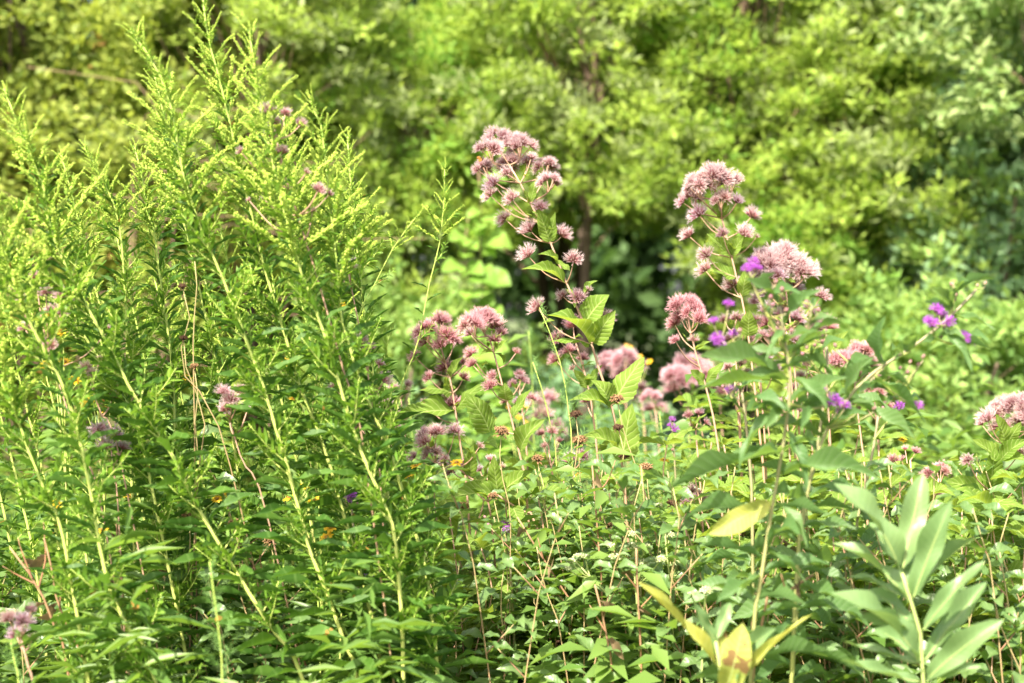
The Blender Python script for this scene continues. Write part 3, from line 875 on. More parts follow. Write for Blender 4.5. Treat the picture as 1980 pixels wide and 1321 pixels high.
# ------------------------------------------------------------------ joe-pye weed
def head_mesh(seed, n=96, spread=68):
    """a flower cluster: base at the origin, opening along +z, florets reaching length 1"""
    rs = random.Random(seed)
    b = MB()
    for i in range(n):
        th = R(spread) * math.sqrt((i + .5) / n) * rs.uniform(.92, 1.06)
        ph = i * 2.39996 + rs.uniform(-.3, .3)
        d = Vector((math.sin(th) * math.cos(ph), math.sin(th) * math.sin(ph), math.cos(th)))
        Ln = rs.uniform(.68, 1.10) * (1 - .10 * (th / R(spread)) ** 2)
        k0 = d * Ln * .45
        b.tube([Vector((0, 0, .02)) + d * .03, d * Ln * .28 + Vector((0, 0, .04)), k0], [.014, .011, .011], 3, 0, .0, .25, cap=False)
        e = d * Ln * .74
        b.tube([k0, k0.lerp(e, .45), e], [.016, .032, .026], 4, 0, .28, .66)
        side = d.orthogonal().normalized()
        up = d.cross(side)
        for j in range(7):
            a = j * .9 + rs.uniform(-.4, .4)
            dd = (d + (side * math.cos(a) + up * math.sin(a)) * rs.uniform(.12, .42)).normalized()
            p1 = e + dd * Ln * rs.uniform(.16, .46)
            b.blade(e - d * .02, p1, side * math.sin(a) - up * math.cos(a) + d * .01, .021, 0, .72, 1.0, 0, 2 + (j % 2))
    return b.build('flower_head', M['jp_floret'], smooth=False)
HEAD = [head_mesh(i, 74, s) for i, s in enumerate((66, 72, 60, 75))]
HEAD_SMALL = [head_mesh(20 + i, 34, s) for i, s in enumerate((55, 62, 48))]
HEAD_WIDE = [head_mesh(40 + i, 92, s) for i, s in enumerate((84, 90))]
PALE = (1.0, .93, .92)
ROSE = (.96, .70, .74)
MAUVE = (.80, .74, .84)
DUSK = (.66, .56, .60)
def joe_pye(label, path, heads, d, tint=PALE, leaves=(), whorls=5, leaf_len=.15, group=None, r0=.0048, s_fl=None, dome=True, whorl_top=None, small_leaf=True, name='joe_pye_weed', leaf_wr=.36):
    base = path[0].copy()
    base.z = 0
    root = thing(name, label, 'wildflower', base, group)
    sb = MB()
    sb.tube([p - base for p in path], [r0 * (1 - .60 * i / (len(path) - 1)) for i in range(len(path))], 7)
    allh = []
    for h in heads:
        x, y, r = h[:3]
        tn = h[3] if len(h) > 3 else tint
        dd = d + rnd(-.05, .05)
        c = P(x, y, dd)
        rm = r * mpp(dd) * 1.14
        if dome and r >= 22:
            k = 5 if r < 28 else 8
            if r >= 40:
                k = 13
            for j in range(k):
                a = j * 2.39996 + rnd(0, .6)
                q = math.sqrt((j + .4) / k)
                off = Vector((math.cos(a) * q + rnd(-.14, .14), math.sin(a) * q * .9, .62 * (1 - q * q) - .28 + rnd(-.16, .16))) * rm
                allh.append((c + off, rm * (.60 if k < 10 else .46) * rnd(.72, 1.15), off.normalized() * .8 + Vector((0, 0, .75)), tn, c - Vector((0, 0, rm * 1.0))))
        else:
            allh.append((c, rm, None, tn, None))
    zt = path[-1].z
    for (c, rm, ax, tn, hub) in allh:
        att = attach([path], c - Vector((0, 0, rm * .7)))
        if ax is None:
            ax = (c - att).normalized() + Vector((rnd(-.15, .15), rnd(-.25, .15), .35))
        ax = ax.normalized()
        size = rm / .80
        hb = c - ax * size * .55
        pts = [att - base] + ([hub.lerp(att, .15) - base] if hub is not None else [att.lerp(hb, .55) + Vector((0, 0, -.12 * (hb - att).length)) - base]) + [hb - base]
        sb.tube(spline(pts, 7), [.0021, .0019, .0017, .0015, .0013, .0012, .0011], 4, 0, .6, 1.0, cap=False)
        j = random.uniform(.80, 1.10)
        if random.random() < .16:
            tn = tuple(.5 * a_ + .5 * b_ for a_, b_ in zip(tn, random.choice((MAUVE, DUSK, (1, .95, .80)))))
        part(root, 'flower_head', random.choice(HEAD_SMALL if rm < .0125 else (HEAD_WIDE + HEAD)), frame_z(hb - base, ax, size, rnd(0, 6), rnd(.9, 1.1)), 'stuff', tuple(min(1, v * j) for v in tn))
        if hub is None and small_leaf and random.random() < .8:
            q = att.lerp(hb, rnd(.1, .7))
            o = Vector((rnd(-1, 1), rnd(-1, .4), rnd(-.1, .8))).normalized()
            put_leaf(root, base, q, q + o * rnd(.02, .045), Vector((rnd(-.4, .4), -.4, 1)), JL, .34)
    part(root, 'stem', sb.build('stem', M['jp_stem']))
    for lf in leaves:
        x0, y0, x1, y1 = lf[:4]
        o = lf[4] if len(lf) > 4 else {}
        d0 = d + o.get('d0', 0)
        p0, p1 = P(x0, y0, d0), P(x1, y1, d0 + o.get('dd', -.03))
        i = min(range(len(path)), key=lambda q: (path[q] - p0).length)
        if (path[i] - p0).length < .05:
            p0 = path[i].copy()
        put_leaf(root, base, p0, p1, Vector(o.get('n', (-.1, -.75, .6))), o.get('m', JL), o.get('w', .42), label=o.get('label'))
    top = whorl_top if whorl_top is not None else .74
    for k in range(whorls):
        s = top - k * .085
        if s < .12:
            break
        p, t = at_path(path, s)
        n = random.choice((3, 4, 4))
        a0 = rnd(0, 6)
        for j in range(n):
            a = a0 + j * 2 * math.pi / n + rnd(-.3, .3)
            o = Vector((math.cos(a), math.sin(a), rnd(-.15, .40)))
            L_ = leaf_len * rnd(.7, 1.1) * min(1.1, .75 + .08 * k)
            put_leaf(root, base, p, p + o.normalized() * L_, Vector((rnd(-.25, .25), rnd(-.4, .1), 1)), JL, rnd(leaf_wr * .85, leaf_wr * 1.1))
    return root
D0 = 3.15
joe_pye('tallest pink-headed wildflower, a long leaning reddish stem carrying many side clusters',
        stem_path([(985, 320), (1001, 345), (1022, 387), (1056, 450), (1077, 502), (1098, 553), (1125, 617), (1143, 663), (1160, 720), (1183, 787), (1200, 880), (1212, 1000)], D0),
        [(950, 283, 27), (968, 262, 27), (1006, 275, 29), (940, 318, 22), (988, 312, 24), (948, 348, 20, MAUVE), (1022, 306, 16, MAUVE), (1057, 315, 22), (1064, 345, 22), (941, 371, 16), (983, 377, 18), (968, 417, 16), (1045, 395, 16, DUSK), (1018, 437, 20), (1092, 447, 18), (1015, 485, 20),
         (1111, 495, 19), (1083, 567, 13), (1116, 570, 16, DUSK), (1032, 588, 18), (1140, 557, 8), (1171, 610, 21, DUSK), (1030, 300, 12), (975, 330, 14)], D0, PALE,
        [(1143, 665, 1058, 610, dict(w=.46, n=(-.2, -.55, .8), dd=-.08)), (1140, 672, 1060, 662, dict(w=.28, n=(0, -.3, .95), dd=-.06)), (1150, 662, 1190, 600, dict(w=.5, n=(.3, -.8, .5))), (1098, 545, 1008, 521, dict(w=.28)), (1080, 505, 1040, 492, dict(w=.36)), (1160, 600, 1178, 570, dict(w=.7)),
         (1185, 780, 1246, 690, dict(w=.42, n=(-.4, -.7, .3), dd=.02)), (1185, 790, 1142, 735, dict(w=.55, n=(.3, -.8, .4))), (1186, 795, 1100, 775, dict(w=.34)), (1215, 890, 1222, 780, dict(w=.44, n=(-.1, -1, .1), dd=-.02)), (1060, 455, 1042, 405, dict(w=.4)), (1062, 452, 1074, 410, dict(w=.36)),
         (1030, 400, 1010, 365, dict(w=.3)), (1050, 380, 1040, 345, dict(w=.42)), (1190, 880, 1120, 845, dict(w=.36, dd=-.05))], whorls=5, whorl_top=.46)
joe_pye('second tall pink wildflower, a rounded full dome on a straight reddish stem',
        stem_path([(1388, 385), (1395, 420), (1408, 470), (1420, 520), (1437, 590), (1447, 650), (1458, 740), (1470, 850), (1480, 980)], D0 + .05),
        [(1350, 348, 28), (1382, 332, 32), (1414, 348, 26), (1340, 378, 24), (1395, 378, 22), (1345, 405, 20, MAUVE), (1428, 384, 14, MAUVE), (1326, 450, 17), (1457, 410, 18), (1443, 444, 21), (1361, 488, 18), (1358, 514, 17), (1412, 542, 17), (1395, 447, 14, DUSK), (1465, 455, 7)], D0 + .05, PALE,
        [(1412, 482, 1366, 452, dict(w=.42)), (1415, 482, 1440, 455, dict(w=.5)), (1428, 535, 1372, 512, dict(w=.42)), (1432, 560, 1445, 515, dict(w=.4)), (1388, 410, 1370, 385, dict(w=.3)), (1400, 412, 1420, 375, dict(w=.2)), (1440, 640, 1450, 600, dict(w=.6))], whorls=7, whorl_top=.60)
joe_pye('broad flat pinkish dome behind the purple ironweed, right of the second tall stem',
        stem_path([(1515, 530), (1522, 580), (1530, 640), (1540, 760), (1550, 900), (1560, 1020)], D0 + .12),
        [(1485, 500, 34), (1515, 492, 36), (1548, 512, 28), (1470, 530, 22, MAUVE), (1500, 530, 24, MAUVE), (1568, 520, 17), (1535, 545, 20, MAUVE), (1463, 575, 18, DUSK), (1480, 562, 20, MAUVE), (1592, 566, 16), (1540, 560, 18, MAUVE)], D0 + .12, PALE,
        [(1530, 690, 1500, 640, dict(w=.5)), (1600, 690, 1640, 640, dict(w=.36, d0=-.02))], whorls=7, whorl_top=.66)
joe_pye('rosy pink cluster on a red stem against the dark gap, below the second tall one',
        stem_path([(1330, 612), (1337, 650), (1350, 700), (1368, 760), (1385, 840), (1395, 960)], D0),
        [(1325, 585, 27), (1342, 592, 24), (1300, 620, 15), (1355, 610, 20), (1312, 605, 18), (1303, 655, 11), (1342, 652, 12, MAUVE)], D0, ROSE, [(1347, 690, 1375, 660, dict(w=.4)), (1360, 745, 1335, 715, dict(w=.5)), (1365, 750, 1400, 700, dict(w=.36))], whorls=3, whorl_top=.62)
joe_pye('rosy dome half hidden by ironweed leaves at the right end of the pink row',
        stem_path([(1650, 715), (1655, 770), (1665, 850), (1675, 960)], D0 + .1),
        [(1640, 692, 28), (1668, 675, 26), (1686, 695, 20), (1615, 690, 20), (1655, 715, 18)], D0 + .1, ROSE, [(1655, 760, 1620, 720, dict(w=.4)), (1660, 800, 1700, 760, dict(w=.4))], whorls=7, whorl_top=.7)
joe_pye('dull pink dome just above the rosy one, behind the ironweed stems',
        stem_path([(1592, 665), (1598, 740), (1605, 850), (1610, 980)], D0 + .15),
        [(1580, 628, 20, DUSK), (1600, 622, 20), (1560, 640, 14), (1550, 690, 13), (1475, 620, 16), (1462, 648, 16), (1520, 655, 14)], D0 + .15, ROSE, [], whorls=7, whorl_top=.7)
joe_pye('round rosy dome, the right one of the pair left of the tall stem',
        stem_path([(945, 650), (957, 690), (970, 740), (985, 795), (1005, 880), (1020, 980)], D0 - .02),
        [(915, 622, 25), (935, 612, 28), (958, 624, 20), (970, 640, 13), (955, 650, 14), (905, 640, 14, MAUVE), (905, 680, 14), (910, 700, 12), (945, 742, 16), (1000, 678, 9), (1012, 728, 11, DUSK), (1003, 773, 10, MAUVE), (930, 795, 16), (950, 725, 12)], D0 - .02, ROSE,
        [(962, 690, 985, 655, dict(w=.3)), (960, 690, 925, 690, dict(w=.3)), (985, 790, 975, 740, dict(w=.7, dd=-.02)), (990, 800, 1030, 750, dict(w=.32)), (950, 840, 900, 760, dict(w=.5)), (1000, 870, 1055, 810, dict(w=.4))], whorls=6, whorl_top=.62)
joe_pye('wide rosy dome, the left one of the pair, crossed by slender goldenrod leaves',
        stem_path([(852, 670), (862, 705), (872, 740), (880, 790), (890, 860), (905, 980)], D0 + .05),
        [(825, 632, 24), (848, 622, 27), (870, 640, 20), (815, 655, 18), (850, 660, 18), (880, 655, 13), (797, 685, 13), (858, 704, 15), (825, 727, 12), (900, 697, 13), (900, 725, 13), (870, 772, 18), (820, 780, 12), (915, 675, 11)], D0 + .05, ROSE,
        [(875, 745, 895, 690, dict(w=.36)), (873, 760, 810, 755, dict(w=.3, dd=-.06)), (880, 780, 760, 810, dict(w=.3, dd=-.1)), (900, 790, 935, 740, dict(w=.3)), (760, 730, 765, 620, dict(w=.36, d0=.05, n=(-.6, -.7, .2)))], whorls=6, whorl_top=.60)
joe_pye('pale pink cluster on a stem slanting down to the right, under the rosy pair',
        stem_path([(838, 868), (870, 890), (900, 918), (950, 950), (1000, 985), (1050, 1050)], D0 - .1, base_lean=.15),
        [(830, 832, 22), (848, 828, 18), (815, 850, 18), (840, 872, 22), (882, 826, 15), (795, 880, 13), (868, 905, 14), (855, 885, 12), (900, 890, 12), (930, 860, 9), (950, 885, 11), (972, 900, 9)], D0 - .1, (1, .88, .88),
        [(975, 965, 895, 935, dict(w=.40)), (975, 965, 860, 965, dict(w=.30, dd=-.05)), (975, 965, 955, 880, dict(w=.36)), (975, 965, 1030, 910, dict(w=.40)), (985, 975, 1010, 1030, dict(w=.5)), (900, 915, 915, 860, dict(w=.4)), (860, 960, 880, 1050, dict(w=.40, n=(0, -1, .2)))], whorls=5, whorl_top=.5)
joe_pye('rosy stem tucked just behind the tallest one, with feathery green beside it',
        stem_path([(1112, 660), (1122, 690), (1135, 740), (1145, 790), (1155, 880), (1160, 980)], D0 + .12),
        [(1106, 622, 18), (1074, 650, 16), (1098, 672, 13), (1070, 690, 15), (1105, 710, 8), (1128, 688, 12), (1132, 770, 12)], D0 + .12, ROSE, [(1140, 745, 1110, 715, dict(w=.4)), (1140, 750, 1165, 705, dict(w=.36))], whorls=7, whorl_top=.6)
joe_pye('pale lilac dome with broad opposite leaves at the right edge',
        stem_path([(1958, 835), (1935, 885), (1915, 950), (1895, 1005), (1880, 1070), (1868, 1180)], 2.95, base_lean=.4),
        [(1905, 803, 20), (1938, 785, 26), (1972, 778, 30), (1930, 815, 18), (1965, 815, 22), (1895, 815, 12), (1868, 885, 13), (1990, 800, 28), (1975, 870, 12)], 2.95, (1, .90, .90),
        [(1912, 950, 1925, 865, dict(w=.42, n=(.1, -.9, .4))), (1912, 950, 1828, 930, dict(w=.40)), (1915, 950, 1995, 955, dict(w=.40)), (1880, 1035, 1970, 975, dict(w=.40, dd=-.06)), (1880, 1035, 1850, 960, dict(w=.5)), (1885, 1030, 1955, 1050, dict(w=.5)), (1945, 870, 1925, 800, dict(w=.4)), (1950, 870, 1975, 815, dict(w=.4)),
         (1935, 880, 1990, 850, dict(w=.42)), (1938, 880, 1880, 850, dict(w=.44)), (1935, 885, 1990, 890, dict(w=.42))], whorls=7, whorl_top=.62)
joe_pye('small deep pink dome beside the broad leaves at right',
        stem_path([(1815, 925), (1812, 950), (1798, 985), (1788, 1030), (1780, 1100)], 3.05),
        [(1818, 907, 25), (1806, 945, 17), (1790, 955, 12), (1778, 958, 8)], 3.05, ROSE, [(1800, 975, 1770, 930, dict(w=.4)), (1795, 990, 1840, 960, dict(w=.4))], whorls=7, whorl_top=.66)
joe_pye('tiny pink tuft above a leafy green stem at right',
        stem_path([(1726, 895), (1722, 920), (1712, 970), (1705, 1050)], 3.1),
        [(1727, 884, 13)], 3.1, ROSE, [(1718, 940, 1765, 905, dict(w=.3))], whorls=5, whorl_top=.8)
joe_pye('faded mauve cluster low among the leaves, left of the drooping yellow leaf',
        stem_path([(1358, 1000), (1362, 1060), (1370, 1140)], 3.2),
        [(1350, 965, 26, DUSK), (1375, 975, 18, DUSK), (1335, 945, 14, DUSK)], 3.2, DUSK, [], whorls=6, whorl_top=.8)
joe_pye('small faded purple tuft low beside the dry heads',
        stem_path([(1108, 910), (1118, 960), (1125, 1040)], 3.2),
        [(1105, 885, 20, MAUVE), (1130, 878, 14, ROSE)], 3.2, MAUVE, [], whorls=6, whorl_top=.8)
joe_pye('tall pink wildflower showing through the top of the goldenrod stand',
        stem_path([(535, 270), (548, 330), (580, 430), (620, 560), (665, 720), (705, 880)], 2.52),
        [(517, 206, 15), (530, 232, 14), (585, 236, 13), (553, 215, 12), (545, 288, 15), (520, 255, 12), (595, 330, 10), (620, 362, 14), (640, 372, 10), (480, 385, 7), (462, 290, 10), (508, 383, 8), (605, 405, 7)], 2.52, (1, .85, .88), [], whorls=5, whorl_top=.55, leaf_len=.07, leaf_wr=.26, r0=.0030)
joe_pye('pink wildflower at the right flank of the goldenrod stand',
        stem_path([(672, 520), (682, 570), (700, 660), (720, 780), (735, 920)], 2.72),
        [(675, 478, 11), (675, 508, 16), (655, 525, 10), (695, 655, 16), (715, 668, 12), (748, 730, 16), (690, 760, 12), (735, 700, 10), (690, 820, 13), (770, 820, 8), (660, 640, 10), (640, 745, 10)], 2.72, (1, .85, .88), [], whorls=5, whorl_top=.55, leaf_len=.07, leaf_wr=.26, r0=.0030)
joe_pye('pale lilac cluster low between goldenrod stems, left of centre',
        stem_path([(445, 815), (468, 890), (520, 1010)], 2.68),
        [(432, 752, 15), (446, 765, 18), (435, 785, 17), (465, 750, 14), (440, 800, 10), (480, 790, 9)], 2.68, (1, .88, .90), [], whorls=5, whorl_top=.55, leaf_len=.07, leaf_wr=.26, r0=.0030)
joe_pye('pink wildflower glimpsed through the leftmost goldenrod',
        stem_path([(95, 680), (120, 760), (160, 880), (200, 1000)], 2.66),
        [(68, 530, 12), (88, 560, 12), (125, 565, 16), (100, 595, 14), (40, 575, 12), (45, 632, 14), (95, 662, 13), (120, 600, 12), (25, 555, 10), (215, 635, 10)], 2.66, (1, .86, .88), [], whorls=5, whorl_top=.55, leaf_len=.07, leaf_wr=.26, r0=.0030)
joe_pye('small pink heads beneath the leftmost goldenrod stems',
        stem_path([(175, 740), (195, 800), (235, 900)], 2.68),
        [(165, 708, 14), (180, 718, 12), (222, 762, 11), (195, 690, 9)], 2.68, (1, .88, .88), [], whorls=5, whorl_top=.55, leaf_len=.07, leaf_wr=.26, r0=.0030)
joe_pye('dull lilac flower head sunk in the leaves at left',
        stem_path([(215, 870), (222, 930), (230, 1010)], 2.68),
        [(190, 825, 18, MAUVE), (220, 832, 20, MAUVE), (205, 855, 18, MAUVE), (240, 860, 14, MAUVE)], 2.68, MAUVE, [], whorls=5, whorl_top=.55, leaf_len=.07, leaf_wr=.26, r0=.0030)
joe_pye('pale lilac dome at the lower left edge',
        stem_path([(40, 1235), (55, 1290), (70, 1380)], 2.35),
        [(15, 1190, 20, DUSK), (45, 1195, 21, MAUVE), (30, 1220, 18, MAUVE), (65, 1230, 12, DUSK), (62, 1175, 12, MAUVE)], 2.35, MAUVE, [], whorls=5, whorl_top=.55, leaf_len=.07, leaf_wr=.26)
for lab, px, dd, hs, tn in [
    ('small pink clusters in leaf between the rosy pair and the tall stem', [(1005, 760), (1012, 810), (1020, 900)], 3.45, [(990, 740, 11), (1018, 735, 9), (975, 770, 12), (1030, 765, 10), (1005, 720, 10)], ROSE),
    ('loose pink clusters under the ironweed, right of centre', [(1560, 745), (1565, 800), (1572, 900)], 3.4, [(1545, 720, 13), (1575, 730, 12), (1530, 745, 11), (1595, 755, 12), (1560, 700, 12)], PALE),
    ('pale clusters behind the arching ironweed leaves', [(1690, 770), (1696, 830), (1700, 920)], 3.45, [(1680, 745, 13), (1705, 752, 11), (1668, 770, 11), (1720, 780, 9), (1690, 720, 10)], ROSE),
    ('pale pink clusters crowded between the domes and the goldenrod flank', [(775, 770), (782, 830), (790, 930)], 3.35, [(760, 745, 12), (790, 740, 10), (745, 775, 12), (800, 790, 10), (770, 800, 10), (735, 830, 10)], PALE),
    ('small pink clusters among broad leaves below the rosy cluster', [(1420, 730), (1425, 790), (1432, 880)], 3.3, [(1405, 705, 12), (1432, 700, 11), (1445, 730, 10), (1395, 740, 11), (1420, 770, 9)], PALE),
    ('crowded dusky clusters just under the broad flat dome', [(1520, 640), (1528, 720), (1536, 840)], 3.25, [(1480, 592, 16), (1512, 600, 17, DUSK), (1545, 608, 18), (1572, 592, 13), (1500, 640, 15, ROSE), (1540, 648, 15), (1455, 612, 12), (1470, 645, 13, PALE)], MAUVE),
    ('pale clusters between the rosy cluster and the near ironweed', [(1415, 640), (1422, 700), (1430, 800)], 3.3, [(1400, 615, 12), (1425, 610, 13), (1440, 640, 12), (1408, 650, 11)], PALE),
    ('dusky clusters on a leafy stem right of the rosy cluster', [(1470, 720), (1474, 790), (1480, 880)], 3.3, [(1455, 690, 13, DUSK), (1480, 685, 14), (1500, 705, 12), (1465, 715, 11), (1440, 715, 10)], MAUVE),
    ('dusky pink clusters low between the arching ironweed and the deep pink dome', [(1760, 890), (1764, 940), (1770, 1010)], 3.15, [(1750, 865, 9), (1772, 870, 10), (1742, 885, 8)], ROSE),
    ('pale clusters in the leaves under the broad flat dome', [(1520, 800), (1525, 860), (1530, 950)], 3.25, [(1505, 775, 11), (1530, 770, 12), (1548, 790, 10), (1515, 800, 9)], PALE),
    ('small pink clusters beside the small purple spike', [(1345, 830), (1350, 890), (1356, 970)], 3.3, [(1330, 800, 10), (1352, 795, 11), (1368, 815, 9), (1338, 820, 9)], ROSE),
    ('rosy clusters on a leafy stem left of the tall pink stem', [(1060, 860), (1066, 910), (1075, 990)], 3.25, [(1045, 835, 10), (1068, 830, 11), (1082, 850, 9), (1052, 860, 8)], ROSE),
    ('small dull pink clusters right of the slanting stem', [(940, 930), (945, 980), (955, 1060)], 3.2, [(925, 905, 10), (950, 912, 12), (965, 935, 9), (910, 935, 10)], MAUVE)]:
    joe_pye(lab, stem_path(px, dd, 24), hs, dd, tn, [], whorls=7, whorl_top=.84, leaf_len=.13)
# blurred row farther back
FAR = 'blurred pink domes farther back in the meadow'
for lab, x, y, dd, hs in [
    ('soft pink dome far back, right of the tallest stem', 1205, 705, 4.9, [(1185, 695, 24), (1210, 685, 26), (1232, 700, 20), (1200, 715, 20)]),
    ('soft pink dome far back below the rosy cluster', 1325, 720, 4.8, [(1310, 720, 30), (1340, 705, 30), (1365, 715, 20), (1298, 745, 18), (1320, 690, 18)]),
    ('soft mauve dome far back beside the feathery green stem', 1048, 790, 4.7, [(1040, 768, 20), (1062, 762, 18), (1048, 790, 20), (1035, 800, 14)]),
    ('soft mauve dome far back in the middle of the row', 1268, 780, 4.6, [(1265, 765, 22), (1280, 785, 16), (1255, 785, 14)]),
    ('small soft pink tuft far back between the two far domes', 1240, 745, 5.0, [(1238, 745, 14), (1225, 765, 10)]),
    ('soft pink dome far back left of the ironweed', 1390, 745, 4.9, [(1380, 738, 18), (1400, 750, 16)]),
    ('small soft lilac tuft far back right of the dry heads', 1075, 830, 4.6, [(1075, 815, 14), (1090, 830, 10)])]:
    joe_pye(lab, stem_path([(x, y + 20), (x + 4, y + 60), (x + 8, y + 130)], dd, 24), hs, dd, (1, .80, .84), [], whorls=7, whorl_top=.75, group=FAR, leaf_len=.14)
# leafy stems without flowers that fill the right and centre
LEAFY = 'leafy unflowered stems in the undergrowth'
for (x, y, dd) in [(1560, 930, 2.95), (1640, 900, 3.0), (1690, 960, 2.9), (1500, 1010, 3.1), (1580, 1060, 2.9), (1640, 1120, 2.8), (1720, 1060, 3.0), (1850, 1080, 2.9), (1930, 1120, 2.8), (1760, 1180, 2.9), (1440, 880, 3.3), (1700, 850, 3.3), (870, 1000, 3.0), (930, 1060, 2.9), (1380, 830, 3.5), (1920, 1230, 2.7), (1600, 1200, 2.7), (800, 960, 3.2), (1010, 900, 3.4), (720, 900, 3.2), (1480, 780, 3.4), (1610, 800, 3.4), (1290, 860, 3.3), (1340, 900, 3.1), (1400, 860, 3.2), (1240, 930, 3.0), (1530, 850, 3.2), (1660, 840, 3.3), (1740, 900, 3.2), (1090, 930, 3.2), (1040, 960, 3.0), (980, 930, 3.1), (840, 930, 3.2), (780, 860, 3.3), (1460, 960, 2.9), (1620, 980, 2.8), (1160, 870, 3.4), (920, 870, 3.4), (1790, 960, 3.0), (1860, 990, 2.9), (1950, 1010, 3.0), (1350, 790, 3.6), (1890, 900, 3.05), (1975, 930, 2.9), (1915, 980, 2.75), (1985, 1040, 2.7), (1870, 1040, 2.75), (1445, 740, 3.5), (1560, 770, 3.45), (1400, 950, 3.0), (1320, 1000, 2.9)]:
    joe_pye('broad-leaved flowerless stem, tip ' + beside(x, y), stem_path([(x, y), (x + rnd(-10, 25), y + 90), (x + rnd(-20, 70), y + 200)], dd, 24), [], dd, PALE, [], whorls=10, whorl_top=.999, r0=.0034, leaf_len=.115, group=LEAFY, name='leafy_stem', leaf_wr=.40)

# ------------------------------------------------------------------ ironweed (near, blurred)
def iron_head(seed, n=22):
    rs = random.Random(seed)
    b = MB()
    b.tube([(0, 0, 0), (0, 0, .18), (0, 0, .42), (0, 0, .55)], [.06, .20, .24, .17], 8, 0, 0, .3)
    for i in range(n):
        th = R(74) * math.sqrt((i + .5) / n)
        ph = i * 2.4 + rs.uniform(-.3, .3)
        d = Vector((math.sin(th) * math.cos(ph), math.sin(th) * math.sin(ph), math.cos(th)))
        p0 = Vector((d.x * .12, d.y * .12, .48))
        p1 = p0 + d * rs.uniform(.40, .58)
        sd = d.orthogonal().normalized()
        b.tube([p0, p0.lerp(p1, .6), p1], [.02, .030, .045], 3, 0, .42, .8, cap=False)
        for j in range(4):
            a = j * 1.57 + rs.uniform(-.3, .3)
            q = (d * .8 + sd * math.cos(a) + d.cross(sd) * math.sin(a)).normalized()
            b.blade(p1 - d * .02, p1 + q * rs.uniform(.12, .2), d, .05, 0, .7, 1, 0, 2)
    return b.build('flower_head', M['iron_flower'], smooth=False)
def iron_bud(seed):
    rs = random.Random(seed)
    b = MB()
    b.tube([(0, 0, 0), (0, 0, .25), (0, 0, .6), (0, 0, .9), (0, 0, 1.0)], [.10, .34, .38, .24, .08], 7, 0, 0, 1)
    for i in range(14):
        a = i * 2.4
        z = .15 + .05 * i
        r = .36
        p0 = Vector((math.cos(a) * r * .8, math.sin(a) * r * .8, z))
        b.blade(p0, p0 + Vector((math.cos(a) * .12, math.sin(a) * .12, .18)), Vector((math.cos(a), math.sin(a), 0)), .12, 0, .2, .9, 0, 2)
    return b.build('flower_bud', M['iron_bud'])
IH = [iron_head(i) for i in range(3)]
IB = [iron_bud(i) for i in range(2)]
def branch_plant(name, label, cat, paths, radii, stem_mat, group=None):
    base = paths[0][0].copy()
    base.z = 0
    root = thing(name, label, cat, base, group)
    b = MB()
    for path, (ra, rb) in zip(paths, radii):
        n = len(path)
        b.tube([p - base for p in path], [ra + (rb - ra) * i / (n - 1) for i in range(n)], 6)
    part(root, 'stem', b.build('stem', stem_mat))
    return root, base
def ironweed(label, main, d, branches, flowers, buds, leaves, auto=22, leaf_len=.12):
    path = stem_path(main, d, 40, .15)
    br = [spline([P(*(p if len(p) == 3 else (*p, d))) for p in b], 12) for b in branches]
    rest = [(x, y, 0) for x, y in flowers] + [(x, y, 1) for x, y in buds]
    tips = []
    allp = [path] + br
    for (x, y, k) in rest:
        dd = d + rnd(-.04, .04)
        c = P(x, y, dd)
        a = attach(allp[:1 + len(branches)], c, .1, .3)
        stalk = spline([a, a.lerp(c, .5) + Vector((0, 0, -.1 * (c - a).length)), c - Vector((0, 0, .006))], 5)
        br.append(stalk)
        ax = ((c - a).normalized() + Vector((0, -.2, .6))).normalized()
        tips.append((c, ax, k))
    root, base = branch_plant('ironweed', label, 'wildflower', [path] + br, [(.0046, .0022)] + [(.0026, .0014)] * len(branches) + [(.0013, .0010)] * len(rest), M['iron_stem'], None)
    for c, ax, k in tips:
        s = rnd(.0145, .0185) if k == 0 else rnd(.007, .010)
        part(root, 'flower_head' if k == 0 else 'flower_bud', random.choice(IH if k == 0 else IB), frame_z(c - base - ax * s * .5, ax, s, rnd(0, 6)), 'stuff' if k == 0 else None)
    for lf in leaves:
        x0, y0, x1, y1 = lf[:4]
        o = lf[4] if len(lf) > 4 else {}
        p0, p1 = P(x0, y0, d + o.get('d0', 0)), P(x1, y1, d + o.get('d0', 0) + o.get('dd', -.04))
        pp = min((q for b_ in ([path] + br[:len(branches)]) for q in b_), key=lambda q: (q - p0).length)
        if (pp - p0).length < .06:
            p0 = pp.copy()
        put_leaf(root, base, p0, p1, Vector(o.get('n', (rnd(-.3, .3), -.5, .8))), o.get('m', IL), o.get('w', .20) * (1 if 'm' in o else .85), label=o.get('label'))
    for i in range(auto):
        s = .28 + .52 * i / auto
        p, t = at_path(path, s)
        a = i * 2.4 + rnd(-.3, .3)
        o = Vector((math.cos(a), math.sin(a), rnd(-.35, .35))).normalized()
        put_leaf(root, base, p, p + o * leaf_len * rnd(.7, 1.15), Vector((rnd(-.2, .2), rnd(-.3, .2), 1)), IL, rnd(.13, .18))
    for b_ in br[:len(branches)]:
        for i in range(5):
            p, t = at_path(b_, .15 + .16 * i)
            a = rnd(0, 6.28)
            o = (Vector((math.cos(a), math.sin(a), rnd(-.3, .3))) + t * .4).normalized()
            put_leaf(root, base, p, p + o * leaf_len * rnd(.35, .7), Vector((rnd(-.2, .2), rnd(-.3, .2), 1)), IL, rnd(.14, .19))
    return root
